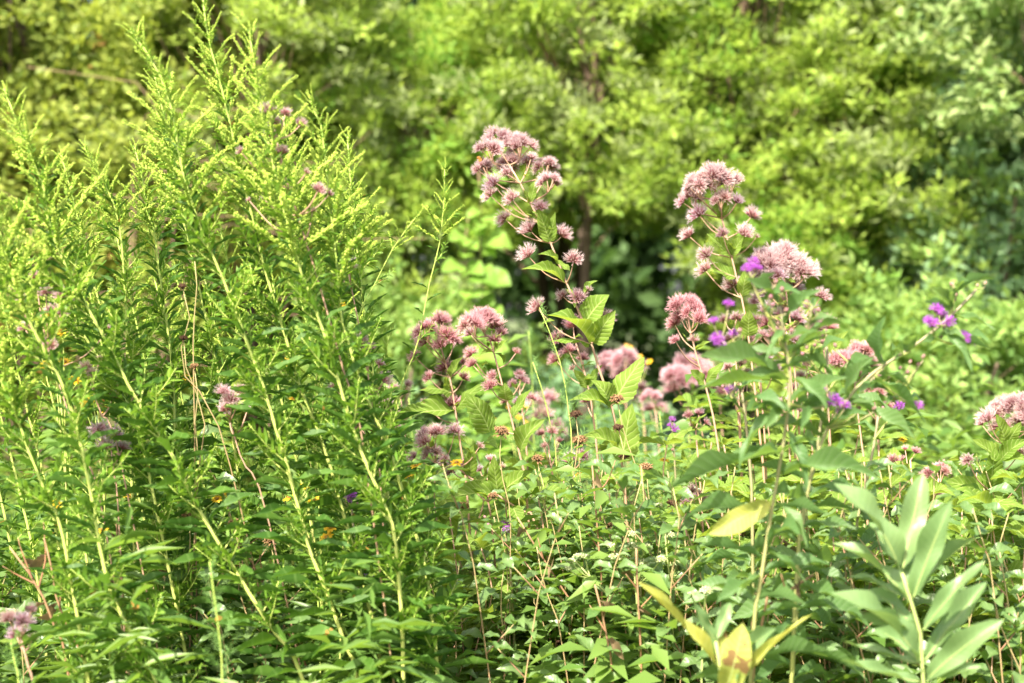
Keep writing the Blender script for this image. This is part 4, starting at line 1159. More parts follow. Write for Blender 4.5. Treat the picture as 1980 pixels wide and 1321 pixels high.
ironweed('tall near ironweed with purple tufts and drooping narrow leaves, right of centre',
         [(1508, 590), (1518, 660), (1528, 740), (1520, 820), (1508, 900), (1490, 1000), (1470, 1130), (1455, 1250)], 2.25,
         [[(1524, 690), (1490, 620), (1460, 560), (1450, 525)], [(1526, 730), (1470, 700), (1420, 675), (1395, 660)], [(1524, 700), (1560, 640), (1570, 590)], [(1522, 800), (1470, 790), (1430, 775), (1415, 762)], [(1524, 780), (1570, 790), (1600, 785)]],
         [(1452, 517), (1463, 520), (1408, 590), (1380, 622), (1391, 660), (1420, 648), (1402, 677), (1415, 757), (1444, 521), (1457, 508), (1386, 653)],
         [(1500, 545), (1512, 560), (1490, 575), (1520, 600), (1535, 570), (1548, 600), (1475, 600), (1430, 640), (1560, 585), (1575, 620), (1505, 625), (1530, 640), (1590, 650), (1440, 700), (1545, 665), (1485, 650), (1582, 600), (1495, 590), (1515, 578)],
         [(1505, 890, 1430, 895, dict(dd=-.1)), (1500, 810, 1428, 915, dict(w=.26, n=(-.6, -.7, .3))), (1520, 720, 1350, 690, dict(w=.14)), (1520, 740, 1345, 755, dict(w=.18)), (1500, 880, 1290, 950, dict(w=.085, dd=-.05, n=(-.2, -.2, 1))), (1525, 690, 1610, 640, dict(w=.22)), (1524, 735, 1600, 790, dict(w=.22)), (1515, 610, 1440, 540, dict(w=.14)), (1520, 620, 1590, 560, dict(w=.2)),
          (1522, 780, 1640, 730, dict(w=.2)), (1510, 870, 1590, 850, dict(w=.2)), (1500, 930, 1700, 925, dict(w=.13, dd=-.08)), (1490, 960, 1560, 1060, dict(w=.28, n=(.5, -.7, .4))), (1475, 1080, 1560, 1130, dict(w=.13)), (1520, 650, 1480, 700, dict(w=.24)), (1528, 760, 1480, 830, dict(w=.26)), (1515, 850, 1560, 950, dict(w=.26)),
          (1440, 962, 1372, 1032, dict(m=MY, w=.30, dd=-.02, n=(.3, -.9, .2), label='drooping yellow leaf')), (1470, 1110, 1420, 1170, dict(w=.2))], auto=40)
ironweed('near ironweed arching out to the right with purple tufts against the far shrubs',
         [(1888, 560), (1850, 600), (1800, 645), (1750, 680), (1690, 720), (1640, 770), (1590, 850), (1560, 960), (1540, 1120)], 2.35,
         [[(1838, 612), (1845, 570), (1843, 545)], [(1800, 650), (1840, 665), (1865, 655)], [(1640, 775), (1610, 775), (1590, 762)], [(1690, 725), (1740, 770), (1775, 785)], [(1760, 680), (1720, 700), (1680, 740)]],
         [(1817, 602), (1796, 620), (1827, 630), (1868, 654), (1775, 784), (1592, 760), (1601, 780), (1612, 770), (1626, 792), (1822, 610), (1810, 598), (1803, 626), (1835, 622), (1860, 648), (1876, 658), (1618, 778), (1588, 770), (1633, 784)],
         [(1840, 550), (1848, 570), (1845, 580), (1890, 552), (1905, 548), (1760, 700), (1785, 690), (1775, 705), (1740, 712), (1720, 730), (1820, 650), (1650, 780), (1660, 790), (1730, 770), (1690, 790), (1755, 720)],
         [(1838, 612, 1925, 640, dict(w=.18, dd=-.05)), (1845, 600, 1800, 555, dict(w=.2)), (1815, 640, 1880, 720, dict(w=.26)), (1715, 705, 1712, 610, dict(w=.22, n=(-.8, -.5, .2))), (1752, 680, 1765, 650, dict(w=.6)), (1690, 730, 1790, 820, dict(w=.22, dd=-.1)), (1640, 780, 1770, 850, dict(w=.13, dd=-.05)), (1640, 770, 1690, 690, dict(w=.2)), (1600, 830, 1680, 800, dict(w=.2)), (1590, 850, 1540, 760, dict(w=.2))], auto=34)
ironweed('ironweed stem with dark buds between the two purple-tufted ones', [(1598, 670), (1600, 730), (1590, 800), (1575, 900), (1550, 1050)], 2.45, [[(1598, 740), (1570, 700), (1560, 680)], [(1597, 760), (1630, 720), (1640, 700)]],
         [], [(1590, 660), (1605, 655), (1598, 640), (1560, 672), (1552, 685), (1642, 694), (1630, 690), (1615, 668), (1575, 668)], [], auto=40)
ironweed('leafy ironweed stem left of the tall purple-tufted one', [(1432, 740), (1440, 800), (1450, 900), (1455, 1040)], 2.5, [[(1440, 800), (1415, 770), (1405, 745)]], [], [(1428, 730), (1437, 722), (1405, 738), (1398, 748), (1412, 732)], [], auto=38)
ironweed('leafy ironweed stem at right, below the arching one', [(1700, 790), (1690, 860), (1670, 960), (1650, 1080)], 2.6, [[(1690, 850), (1720, 810), (1735, 790)]], [(1738, 786)], [(1700, 780), (1708, 790), (1728, 782)], [], auto=38)
ironweed('small ironweed with a single purple spike in the feathery green, centre right',
         [(1300, 815), (1302, 850), (1306, 920), (1310, 1020)], 3.4, [[(1303, 860), (1296, 840)]], [(1300, 812), (1298, 824), (1305, 830)], [(1295, 848), (1308, 855), (1300, 870)], [], auto=14, leaf_len=.08)
ironweed('short ironweed with one dark violet tuft among the bergamot leaves',
         [(977, 1010), (980, 1060), (990, 1150)], 2.9, [[(979, 1040), (960, 1015), (955, 1000)]], [(977, 1015), (979, 1025)], [(945, 1015), (963, 1012), (938, 1000)], [], auto=14, leaf_len=.08)
ironweed('short ironweed with a violet tuft behind the goldenrod stems, lower left of centre',
         [(678, 955), (682, 1010), (690, 1100)], 2.8, [[(680, 990), (665, 970)]], [(680, 958), (674, 966)], [(665, 970), (690, 975)], [], auto=14, leaf_len=.08)
ironweed('short ironweed with a magenta tuft low between goldenrod stems',
         [(712, 1118), (716, 1160), (722, 1240)], 2.7, [[(714, 1140), (700, 1125)]], [(713, 1118)], [(700, 1125), (724, 1130)], [], auto=12, leaf_len=.08)

# ------------------------------------------------------------------ milkweed (nearest)
def milkweed(label, stem, leaves, d, meshes):
    path = stem_path(stem, d, 24, .1)
    root, base = branch_plant('milkweed', label, 'milkweed', [path], [(.0046, .0026)], M['milk_stem'])
    for lf in leaves:
        x0, y0, x1, y1 = lf[:4]
        o = lf[4] if len(lf) > 4 else {}
        p0, p1 = P(x0, y0, d), P(x1, y1, d + o.get('dd', -.03))
        pp = min(path, key=lambda q: (q - p0).length)
        if (pp - p0).length < .05:
            p0 = pp.copy()
        lf_ = put_leaf(root, base, p0, p1, Vector(o.get('n', (0, -.7, .7))), o.get('m', meshes), o.get('w', .34) * .74, label=o.get('label'))
        rib = part(lf_, 'midrib', RIB[lf_.data.name.split('.')[0] + str(lf_.data['arch'])])
    return root
milkweed('big-leaved pale green milkweed standing closest, at lower right',
         [(1744, 1108), (1755, 1143), (1769, 1188), (1783, 1243), (1783, 1311), (1790, 1400)],
         [(1742, 1111, 1612, 935, dict(w=.36, n=(.5, -.8, .5))), (1746, 1106, 1785, 915, dict(w=.32, n=(-.3, -.9, .2), dd=.03)), (1765, 1160, 1840, 968, dict(w=.27, n=(-.5, -.8, .3))), (1755, 1161, 1608, 1050, dict(w=.26, n=(.3, -.6, .8), dd=.02)), (1769, 1172, 1890, 1040, dict(w=.14, n=(-.6, -.3, .6), dd=.05)),
          (1787, 1215, 1905, 1085, dict(w=.24, n=(-.4, -.8, .5))), (1760, 1175, 1640, 1115, dict(w=.18, dd=.06)), (1783, 1261, 1606, 1147, dict(w=.30, n=(.2, -.6, .8), dd=-.06)), (1792, 1275, 1908, 1125, dict(w=.22, n=(-.3, -.7, .6), dd=.05)), (1800, 1330, 1940, 1198, dict(w=.30, n=(-.4, -.8, .4), dd=-.06)),
          (1780, 1262, 1630, 1240, dict(w=.2, dd=.04)), (1786, 1330, 1625, 1275, dict(w=.22, dd=-.04)), (1772, 1200, 1680, 1140, dict(w=.2, dd=.1)), (1790, 1300, 1850, 1190, dict(w=.24, dd=.10)), (1762, 1165, 1700, 1000, dict(w=.24, dd=.06, n=(.4, -.8, .3))), (1750, 1130, 1800, 1010, dict(w=.26, dd=.08)), (1775, 1205, 1660, 1195, dict(w=.2, dd=-.05)), (1785, 1240, 1870, 1150, dict(w=.2, dd=.12)), (1788, 1290, 1690, 1215, dict(w=.22, dd=.1)), (1790, 1340, 1900, 1290, dict(w=.26, dd=-.05)), (1748, 1112, 1680, 1010, dict(w=.26, dd=.09))], 2.18, ML)
milkweed('yellowing milkweed with spotted leaves at the bottom edge',
         [(1384, 1240), (1392, 1290), (1400, 1350), (1405, 1420)],
         [(1392, 1312, 1232, 1125, dict(m=MY, w=.125, n=(.5, -.8, .4), dd=-.02)), (1386, 1255, 1341, 1168, dict(w=.36, n=(.2, -.9, .3))), (1388, 1260, 1412, 1165, dict(w=.36, n=(-.2, -.9, .3), dd=.04)), (1402, 1345, 1436, 1205, dict(m=MY, w=.46, n=(0, -1, .2), dd=-.03)), (1395, 1300, 1398, 1210, dict(m=MY, w=.3, dd=.02)),
          (1400, 1330, 1570, 1188, dict(m=MY, w=.10, dd=.02)), (1398, 1300, 1500, 1215, dict(w=.2, dd=.08))], 2.18, ML)

# ------------------------------------------------------------------ wild bergamot with dry heads
def seed_head(seed, n=70):
    rs = random.Random(seed)
    b = MB()
    b.tube([(0, 0, -.55), (0, 0, -.4), (0, 0, 0), (0, 0, .35), (0, 0, .5)], [.10, .45, .72, .5, .1], 9, 0, 0, .3)
    for i in range(n):
        z = 1 - 1.55 * (i + .5) / n
        rr = math.sqrt(max(0, 1 - z * z))
        a = i * 2.39996
        d = Vector((rr * math.cos(a), rr * math.sin(a), z * .78))
        a += rs.uniform(-.25, .25)
        d = Vector((rr * math.cos(a), rr * math.sin(a), z * .62 + rs.uniform(-.08, .08)))
        Ln = rs.uniform(.72, 1.18)
        b.tube([d * .5, d * Ln * .8, d * Ln], [.05, .075, .095], 5, 0, .3, rs.uniform(.55, 1.0))
    for i in range(6):
        a = i * 1.05 + rs.uniform(-.2, .2)
        p0 = Vector((0, 0, -.5))
        p1 = Vector((math.cos(a) * 1.2, math.sin(a) * 1.2, -.75 + rs.uniform(-.3, .2)))
        b.blade(p0, p1, Vector((0, 0, 1)), .34, 0, .2, .6, .1)
    return b.build('seed_head', M['seed'], smooth=False)
SH = [seed_head(i) for i in range(4)]
def bergamot(label, path, head=None, leaf_len=.072, pairs=10, top=.93, group='wild bergamot stems', tint=(1, 1, 1), cat='wildflower', r0=.0024, sidebr=True):
    base = path[0].copy()
    base.z = 0
    root = thing('bergamot', label, cat, base, group)
    b = MB()
    n = len(path)
    b.tube([p - base for p in path], [r0 * (1 - .5 * i / (n - 1)) for i in range(n)], 4)
    a0 = rnd(0, 3)
    for k in range(pairs):
        s = top - k * (top - .30) / pairs
        p, t = at_path(path, s)
        a = a0 + k * math.pi / 2 + rnd(-.25, .25)
        for sg in (0, math.pi):
            o = Vector((math.cos(a + sg), math.sin(a + sg), rnd(-.30, .35))).normalized()
            L_ = leaf_len * rnd(.7, 1.15) * (.7 + .04 * k)
            put_leaf(root, base, p, p + o * L_, Vector((rnd(-.25, .25), rnd(-.45, .1), 1)), BL, rnd(.34, .42))
        if sidebr and 0 < k < 6 and random.random() < .55:
            sg = random.choice((0, math.pi))
            o = Vector((math.cos(a + sg), math.sin(a + sg), 1.1)).normalized()
            q = p + o * rnd(.05, .10)
            b.tube([p - base, p.lerp(q, .5) - base, q - base], [.0013, .0012, .001], 4)
            for j in range(2):
                pj = p.lerp(q, .55 + .4 * j)
                aj = a + 1.57 * j + .5
                for s2 in (0, math.pi):
                    o2 = Vector((math.cos(aj + s2), math.sin(aj + s2), rnd(-.1, .5))).normalized()
                    put_leaf(root, base, pj, pj + o2 * leaf_len * rnd(.45, .75), Vector((rnd(-.25, .25), rnd(-.4, .1), 1)), BL, .38)
    part(root, 'stem', b.build('stem', M['berg_stem']))
    if head:
        p, t = at_path(path, .999)
        part(root, 'seed_head', random.choice(SH), frame_z(p - base, (t + Vector((rnd(-.25, .25), rnd(-.3, .1), .4))).normalized(), head, rnd(0, 6)), None, tint)
    return root
DRY, DARK = (1.0, .95, .9), (.35, .30, .30)
HB = [(970, 832, .0155, DRY, 'orange-brown dry head on a long bare stalk left of the tall pink stem'), (1120, 850, .0165, DRY, 'largest orange-brown dry head, level with the broad leaf of the tall stem'), (1193, 770, .0145, DRY, 'dark-rimmed brown dry head crossing the tall pink stem'),
      (1113, 800, .0130, DARK, 'nearly black dry head above the largest brown one'), (895, 978, .0145, DRY, 'orange-brown dry head low beside the slanting pink stem'), (953, 957, .0105, DRY, 'small brown dry head just right of the slanting pink stem'), (1157, 948, .0115, DARK, 'small dark dry head under the largest brown one'),
      (1250, 903, .0145, DRY, 'orange dry head with a yellow rim right of the broad leaf'), (1300, 972, .0115, DARK, 'brown dry head turned aside, left of the faded mauve cluster'), (1175, 1016, .0095, DRY, 'small orange dry head above the pale mint heads'), (1120, 1010, .0100, DRY, 'small brown dry head left of the pale mint heads'),
      (1208, 880, .0120, DARK, 'dull brown dry head on the broad bright leaf'), (1555, 1026, .0125, DRY, 'tan dry head behind the ironweed stem at lower right'), (1592, 1145, .0115, DRY, 'tan dry head near the pale milkweed leaves'), (1557, 1093, .0105, DARK, 'small black dry head on an upright brown stalk at lower right'),
      (1497, 1168, .0095, DRY, 'small tan dry head right of the ironweed foot'), (1425, 1000, .0105, DRY, 'small tan dry head on a red stalk beside the drooping yellow leaf'), (1473, 982, .0105, DRY, 'tan dry head touching the ironweed stem'), (1083, 1240, .0090, DARK, 'small black dry head near the bottom, centre'),
      (365, 995, .0135, DRY, 'orange-brown dry head crossing a goldenrod stem at lower left'), (452, 1010, .0125, DRY, 'tan dry head between two goldenrod stems, lower left'), (522, 1042, .0130, DRY, 'tan dry head on a red stalk between the middle goldenrod stems'), (320, 1100, .0125, DRY, 'brown dry head under the goldenrod at lower left'),
      (355, 1272, .0125, DRY, 'tan dry head near the bottom edge at lower left'), (378, 1207, .0095, DARK, 'small dark dry head above the tan one at lower left'), (825, 1050, .0115, DRY, 'tan dry head behind the rightmost goldenrod stem'), (375, 487, .0085, DARK, 'small dark dry head high among goldenrod leaves'),
      (352, 552, .0085, DARK, 'small black dry head behind the straight goldenrod'), (355, 652, .0085, DARK, 'small black dry head on a yellow stalk inside the stand'), (375, 706, .0085, DRY, 'small brown dry head on a yellow stalk inside the stand'), (1040, 885, .0120, DRY, 'brown dry head left of the largest one'), (1620, 1240, .0085, DRY, 'pinkish dry head low beside the milkweed'), (1195, 825, .0110, DARK, 'withered dark head below the dark-rimmed one')]
for (x, y, r, tint, lab) in HB:
    d = 2.95 + rnd(-.1, .15) if x > 700 else 2.75
    path = stem_path([(x, y), (x + rnd(-6, 16), y + 70), (x + rnd(-15, 50), y + 160), (x + rnd(-40, 120), y + 320)], d, 26, .2)
    bergamot(lab, path, r, pairs=11, top=.90 if y > 700 else .6, tint=tint, group='bergamot stems with dry heads')
for i in range(124):
    x = rnd(800, 1980) if i < 112 else rnd(-40, 780)
    y = rnd(880, 1150) if i < 112 else rnd(1060, 1220)
    d = rnd(2.6, 3.6)
    if x > 1480:
        d = rnd(2.5, 3.0)
    path = stem_path([(x, y), (x + rnd(-20, 25), y + 80), (x + rnd(-50, 70), y + 190)], d, 20, .2)
    bergamot('headless bergamot shoot, tip ' + beside(x, y), path, None, pairs=9, top=.99, leaf_len=rnd(.065, .095), group='bergamot stems without heads')

# ------------------------------------------------------------------ dry reddish stalks
M['dry'] = ramp_mat('dry_stalk', [(0, (.20, .10, .06)), (.6, (.34, .17, .09)), (1, (.26, .16, .09))], .8, 0, noise=.4, nscale=50)
M['dry_leaf'] = leaf_mat('dry_leaf', (.13, .09, .05), (.22, .16, .085), (.22, .15, .07), .25, .7)
DL = [leaf_mesh('dry_leaf', M['dry_leaf'], prof_lance, 7, a, .5, 0, .2, 1.2, 0, i) for i, a in enumerate((.1, .25))]
for lab, px, d, subs in [
    ('forked reddish dry stalk at the lower left edge', [(20, 1060), (50, 1100), (75, 1135), (100, 1200), (130, 1290)], 2.5, [[(75, 1135), (88, 1080), (84, 1010)], [(70, 1130), (30, 1110), (5, 1095)], [(62, 1118), (40, 1060), (35, 1040)]]),
    ('dark dry stalk rising beside the lilac dome at lower left', [(85, 1040), (100, 1100), (115, 1180), (150, 1250), (175, 1320)], 2.55, [[(115, 1180), (120, 1120)]]),
    ('reddish dry stalk behind the middle goldenrod stems', [(430, 1000), (470, 1060), (510, 1130), (560, 1230), (600, 1310)], 2.9, [[(510, 1130), (500, 1060)], [(470, 1060), (500, 1040)]]),
    ('thin reddish dry stalk below the dry heads, centre', [(1145, 900), (1150, 960), (1158, 1060), (1165, 1180)], 2.8, [[(1150, 960), (1175, 930), (1190, 890)], [(1158, 1060), (1120, 1010)]]),
    ('crossing brown dry stalks right of centre at the bottom', [(1230, 1060), (1232, 1120), (1236, 1200), (1240, 1300)], 2.6, [[(1234, 1180), (1262, 1150)], [(1233, 1140), (1210, 1110)]]),
    ('dark dry stalk slanting through the bergamot leaves', [(1000, 1000), (1050, 1080), (1100, 1160), (1150, 1250)], 2.85, [[(1050, 1080), (1040, 1040)]]),
    ('pale dry stalks bundled at the bottom centre', [(1150, 1130), (1165, 1190), (1178, 1260), (1185, 1320)], 2.6, [[(1165, 1190), (1185, 1150)], [(1170, 1220), (1140, 1170)]]),
    ('bent brown dry stalk with a curled leaf left of the milkweed', [(1575, 1110), (1560, 1130), (1520, 1145), (1490, 1160), (1470, 1220)], 2.3, [[(1520, 1145), (1510, 1110)]]),
    ('reddish dry stalk leaning across the lower right leaves', [(1520, 1010), (1500, 1060), (1480, 1120), (1450, 1220)], 2.75, [[(1500, 1060), (1520, 1040)]]),
    ('dark red dry stalk between the rightmost goldenrod stems', [(700, 1000), (720, 1070), (745, 1150), (765, 1240)], 2.95, [[(720, 1070), (705, 1030)]]),
    ('short brown dry stalk at the foot of the forked goldenrod', [(225, 1010), (228, 1060), (235, 1130), (245, 1220)], 2.75, [[(228, 1060), (215, 1030)]])]:
    path = stem_path(px, d, 22, .25)
    br = [spline([P(x, y, d + rnd(-.02, .02)) for x, y in b_], 6) for b_ in subs]
    root, base = branch_plant('dry_stalk', lab, 'dry stalk', [path] + br, [(.0036, .0018)] + [(.0018, .0008)] * len(br), M['dry'], 'dry stalks in the tangle')
    for k in range(2):
        p, t = at_path(path, .97 - k * .075)
        a = rnd(0, 6.28)
        o = Vector((math.cos(a), math.sin(a), rnd(-1.2, -.2))).normalized()
        put_leaf(root, base, p, p + o * rnd(.03, .055), Vector((rnd(-.5, .5), -.6, .5)), DL, .22)

# ------------------------------------------------------------------ mountain mint
def mint_head(seed):
    rs = random.Random(seed)
    b = MB()
    for i in range(26):
        z = 1 - 1.2 * (i + .5) / 26
        rr = math.sqrt(max(0, 1 - z * z))
        a = i * 2.39996
        c = Vector((rr * math.cos(a) * .85, rr * math.sin(a) * .85, z * .5))
        b.bead(c, rs.uniform(.17, .24), Vector((c.x, c.y, c.z + .3)).normalized(), 1.1, 0, rs.uniform(.4, 1))
    b.tube([(0, 0, -.5), (0, 0, 0), (0, 0, .3)], [.15, .75, .5], 8, 0, .1, .4)
    return b.build('flower_head', M['mint_head'])
MH = [mint_head(i) for i in range(3)]
def mint(label, main, heads, d):
    path = stem_path(main, d, 26, .2)
    br = []
    tips = []
    for (x, y, r) in heads:
        c = P(x, y, d + rnd(-.05, .03))
        a = attach([path], c, .3, .8)
        br.append(spline([a, a.lerp(c, .5) + Vector((0, 0, -.006)), c], 5))
        tips.append((c, r * mpp(d)))
    root, base = branch_plant('mountain_mint', label, 'wildflower', [path] + br, [(.0026, .0016)] + [(.0014, .0012)] * len(br), M['milk_stem'], 'pale mountain mint')
    for c, r in tips:
        part(root, 'flower_head', random.choice(MH), frame_z(c - base, Vector((rnd(-.2, .2), rnd(-.3, 0), 1)), r, rnd(0, 6)))
        for k in range(2):
            a = rnd(0, 6)
            o = Vector((math.cos(a), math.sin(a), rnd(-.2, .2)))
            put_leaf(root, base, c, c + o.normalized() * rnd(.025, .04), Vector((0, -.3, 1)), NL, .38)
    for k in range(8):
        p, t = at_path(path, .92 - k * .07)
        a = k * 1.57
        for s in (0, math.pi):
            o = Vector((math.cos(a + s), math.sin(a + s), rnd(-.2, .3))).normalized()
            put_leaf(root, base, p, p + o * rnd(.04, .06), Vector((rnd(-.2, .2), -.3, 1)), NL, .34)
mint('upright mint with a spray of pale green button heads, below centre', [(1225, 1050), (1226, 1080), (1228, 1130), (1235, 1240)], [(1223, 1058, 15), (1250, 1060, 12), (1220, 1033, 10), (1190, 1078, 13), (1185, 1057, 12), (1243, 1088, 11), (1252, 1098, 11), (1277, 1083, 12)], 2.7)
mint('mint with pale heads leaning left on a yellow-green stalk, below centre', [(1112, 1085), (1140, 1115), (1190, 1165), (1235, 1210)], [(1118, 1078, 12), (1104, 1086, 10), (1132, 1078, 10), (1098, 1100, 8)], 2.72)
mint('mint with a few dull pale heads right of the button heads', [(1285, 1020), (1290, 1080), (1300, 1190)], [(1280, 1015, 11), (1295, 1035, 11), (1272, 978, 9), (1310, 1090, 9), (1330, 1090, 8)], 2.8)
mint('mint with one whitish head above the yellow milkweed leaf', [(1365, 1148), (1362, 1180), (1358, 1260)], [(1365, 1143, 13), (1335, 1150, 8)], 2.5)

# ------------------------------------------------------------------ yellow daisies, feathery stems
def petal_mesh(seed):
    rs = random.Random(seed)
    b = MB()
    b.blade(Vector((.15, 0, 0)), Vector((1, 0, rs.uniform(-.2, .12))), Vector((0, 0, 1)), .42, 0, 0, 1, .06, 5)
    return b.build('petal', M['petal'])
PET = [petal_mesh(i) for i in range(3)]
def cone_mesh():
    b = MB()
    b.tube([(0, 0, -.12), (0, 0, .05), (0, 0, .22), (0, 0, .30)], [.18, .32, .24, .05], 8, 0)
    for i in range(30):
        z = 1 - (i + .5) / 30
        rr = math.sqrt(1 - z * z)
        a = i * 2.4
        b.bead(Vector((rr * math.cos(a) * .30, rr * math.sin(a) * .30, .05 + z * .25)), .035, Vector((0, 0, 1)), 1.3, 0, .8)
    return b.build('flower_head', M['cone'])
CONE = cone_mesh()
DAISY = [('yellow daisy plant glimpsed between the leftmost goldenrod stems', 2.8, [(95, 606), (122, 640), (125, 700), (88, 705), (145, 735)]), ('yellow daisy plant under the leftmost pink heads', 2.9, [(160, 782), (205, 790), (180, 770), (215, 750)]),
         ('yellow daisy plant behind the straight goldenrod stem', 2.9, [(325, 757), (362, 730), (300, 762), (372, 745)]), ('yellow daisy low at left, on the fork of a goldenrod', 2.55, [(198, 1025)]), ('small yellow daisies left of centre behind goldenrod', 2.9, [(660, 590), (632, 596), (570, 772), (553, 700)]),
         ('yellow daisies low in the tangle at left', 2.8, [(282, 908), (110, 975), (252, 960), (420, 965), (440, 955)]), ('yellow daisies low between the middle goldenrod stems', 2.75, [(590, 940), (605, 968), (560, 962), (632, 1040), (640, 1020)]), ('drooping yellow petals beside the slanting pink stem', 3.0, [(805, 900), (883, 895), (790, 920)]),
         ('blurred yellow flowers far back under the rosy pair', 5.2, [(985, 790), (1000, 805), (1015, 785), (960, 815), (975, 830), (1020, 815)]), ('blurred yellow flowers far back right of the mauve dome', 5.4, [(1235, 690), (1215, 670), (1255, 700)]), ('single orange-yellow bud among the bergamot leaves', 3.2, [(1117, 917)]), ('two tiny yellow flowers beside the deep pink dome', 3.3, [(1745, 850), (1560, 885), (1285, 890)])]
for lab, d, fl in DAISY:
    mx_ = sum(f[0] for f in fl) / len(fl)
    my_ = max(f[1] for f in fl)
    path = stem_path([(mx_, my_ + 20), (mx_ + 6, my_ + 80), (mx_ + 12, my_ + 180)], d, 20, .2)
    br, tips = [], []
    for x, y in fl:
        c = P(x, y, d + rnd(-.05, .05))
        a = path[-1 - random.randrange(0, 4)]
        br.append(spline([a, a.lerp(c, .5) + Vector((0, 0, .01)), c], 5))
        tips.append(c)
    root, base = branch_plant('yellow_daisy', lab, 'wildflower', [path] + br, [(.0022, .0016)] + [(.0012, .0008)] * len(br), M['gold_stem'], 'yellow daisies')
    for c in tips:
        fh = part(root, 'flower_head', CONE, frame_z(c - base, Vector((rnd(-.5, .5), rnd(-.9, -.1), 1)), rnd(.011, .016) * (1.4 if d > 4 else 1), rnd(0, 6)))
        for k in range(10):
            part(fh, 'petal', random.choice(PET), Matrix.Rotation(k * .628 + rnd(-.08, .08), 4, 'Z'))
    for k in range(12):
        p, t = at_path(path, .95 - k * .06)
        a = k * 2.4
        o = Vector((math.cos(a), math.sin(a), rnd(-.1, .5))).normalized()
        put_leaf(root, base, p, p + o * rnd(.04, .08), Vector((0, -.2, 1)), GL, .22)
def frond_mesh(seed):
    rs = random.Random(seed)
    b = MB()
    path = spline([Vector((0, 0, 0)), Vector((.5, 0, .06)), Vector((1, 0, .2))], 6)
    b.tube(path, [.012, .011, .010, .009, .007, .004], 3, 0, .4, .8)
    for i in range(22):
        p, t = at_path(path, .1 + .9 * i / 22)
        a = i * 2.4
        d = (t * .9 + Vector((0, math.cos(a), math.sin(a)))).normalized()
        b.blade(p, p + d * rs.uniform(.2, .38), Vector((0, 0, 1)), .026, 0, 0, 1, .04)
    return b.build('frond', M['feather'])
FR = [frond_mesh(i) for i in range(3)]
for lab, px, d, ln in [('feathery pale green stem between the rosy stem and the tallest one', [(1043, 595), (1062, 640), (1080, 690), (1092, 740), (1100, 800), (1106, 880)], 3.05, .10), ('second feathery green stem just left of the first, its tip lower', [(1030, 700), (1050, 760), (1066, 830), (1078, 920)], 3.25, .10), ('feathery pale green tuft at the bottom edge, left', [(405, 1085), (415, 1160), (425, 1240), (430, 1330)], 2.2, .09),
                       ('feathery green clump right of the broad bright leaf', [(1275, 800), (1282, 850), (1290, 920)], 3.7, .14), ('feathery green clump left of the small purple spike', [(1330, 830), (1335, 880), (1340, 960)], 3.8, .14), ('feathery green clump between far pink domes', [(1150, 800), (1155, 850), (1160, 920)], 4.2, .14), ('feathery green stem low at the left edge', [(20, 1240), (30, 1290), (40, 1370)], 2.3, .09), ('feathery green clump under the soft mauve dome', [(1010, 850), (1014, 900), (1020, 980)], 3.9, .14), ('feathery green clump below the small soft pink tuft', [(1230, 840), (1236, 890), (1240, 960)], 4.0, .14), ('feathery green clump beneath the wide rosy dome', [(790, 770), (796, 830), (800, 910)], 3.9, .15), ('feathery green clump left of the deep pink dome', [(1680, 870), (1684, 920), (1690, 1000)], 3.8, .14), ('feathery green clump between the ironweed stems', [(1450, 840), (1455, 890), (1460, 970)], 4.0, .14),
                       ('feathery green clump right of the deep pink dome', [(1850, 920), (1856, 970), (1860, 1040)], 3.8, .14), ('feathery tip in front of the low bright shrub', [(1022, 640), (1026, 690), (1030, 760)], 4.4, .12)]:
    path = stem_path(px, d, 26, .2)
    root, base = branch_plant('feathery_stem', lab, 'wildflower', [path], [(.0024, .0010)], M['gold_stem'], 'feathery green stems')
    for i in range(46):
        p, t = at_path(path, .40 + .6 * i / 46)
        a = i * 2.4
        o = (Vector((math.cos(a), math.sin(a), 0)) + t * .8).normalized()
        L_ = ln * (1.05 - .7 * (i / 46)) * rnd(.7, 1.1)
        part(root, 'frond', random.choice(FR), frame(p - base, o, t, L_, L_, L_), 'stuff')

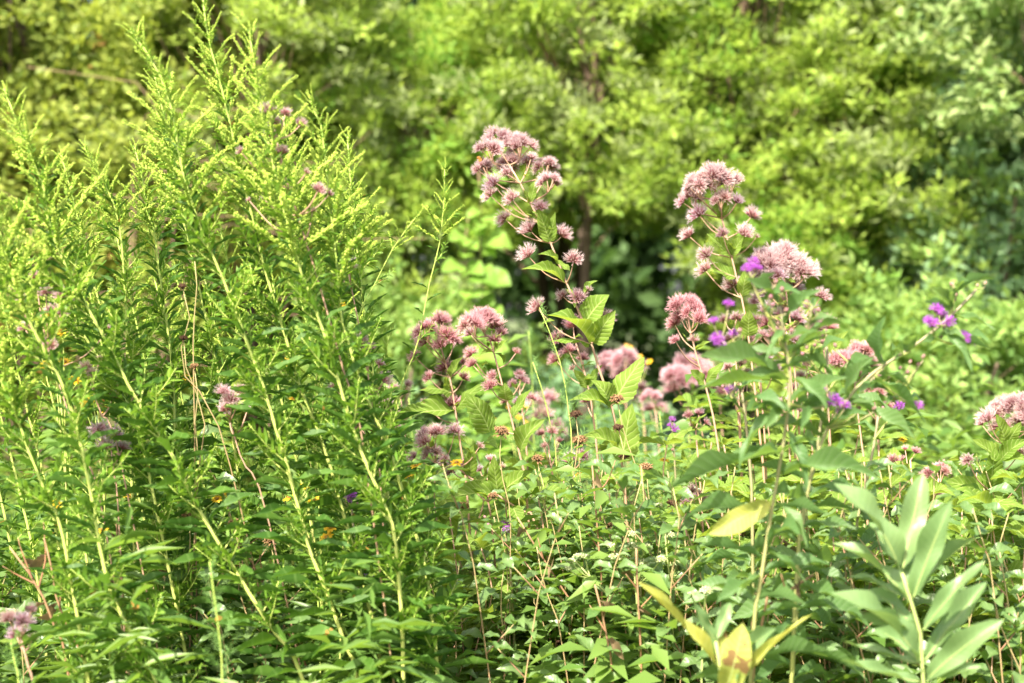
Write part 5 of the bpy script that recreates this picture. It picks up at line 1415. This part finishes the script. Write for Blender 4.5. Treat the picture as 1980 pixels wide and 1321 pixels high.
# ------------------------------------------------------------------ climbing vine on the lower cedar
VS = [[(925, 330), (930, 400), (928, 480), (935, 560), (940, 640)], [(905, 420), (898, 500), (905, 580), (915, 650)]]
for k, px in enumerate(VS):
    path = stem_path(px, 6.75, 24, .1)
    root, base = branch_plant('climbing_vine', ('round-leaved vine hanging down the cedar beside the tallest pink stem', 'shorter round-leaved vine left of the long hanging one')[k], 'vine', [path], [(.006, .003)], M['twig'], 'hanging vines')
    for i in range(46):
        p, t = at_path(path, .35 + .65 * i / 46)
        a = rnd(-2.6, -.5)
        o = Vector((math.cos(a) * 1.2, math.sin(a) * .6, rnd(-.7, .2))).normalized()
        q = p + Vector((rnd(-.10, .10), rnd(-.06, .03), rnd(-.03, .03)))
        put_leaf(root, base, p, q + o * rnd(.06, .10), Vector((rnd(-.3, .3), -.7, .7)), VL, .75)

# ------------------------------------------------------------------ small butterfly on the tall pink dome
bf = thing('butterfly', 'small brown butterfly clinging to the left side of the tall pink dome', 'butterfly', P(932, 306, D0 - .03))
bb = MB()
bb.tube([(0, 0, -.006), (.002, 0, -.002), (.003, 0, .003), (.003, 0, .006)], [.0008, .0016, .0018, .0008], 7)
part(bf, 'body', bb.build('body', M['insect']))
for sy in (-1, 1):
    for (nm, pts) in (('forewing', [(0, 0, 0), (-.006, .002, .004), (-.012, .004, .0035), (-.0115, .005, -.001), (-.005, .002, -.0025)]), ('hindwing', [(0, 0, -.001), (-.005, .002, -.0025), (-.0085, .004, -.006), (-.004, .003, -.008), (0, .001, -.005)])):
        b = MB()
        V = [Vector((x, sy * y, z)) for x, y, z in pts]
        V2 = [p + Vector((0, sy * .0002, 0)) for p in V]
        n = len(V)
        b.add(V + V2, [tuple(range(n)), tuple(range(2 * n - 1, n - 1, -1))] + [(i, (i + 1) % n, n + (i + 1) % n, n + i) for i in range(n)], [(abs(p.x) / .0125, .5) for p in V + V2])
        part(bf, nm, b.build(nm, M['wing'], smooth=False))
    b = MB()
    b.tube([(.003, 0, .006), (.004, sy * .002, .009), (.0045, sy * .004, .0115)], [.0002, .0002, .0003], 3)
    part(bf, 'antenna', b.build('antenna', M['insect']))
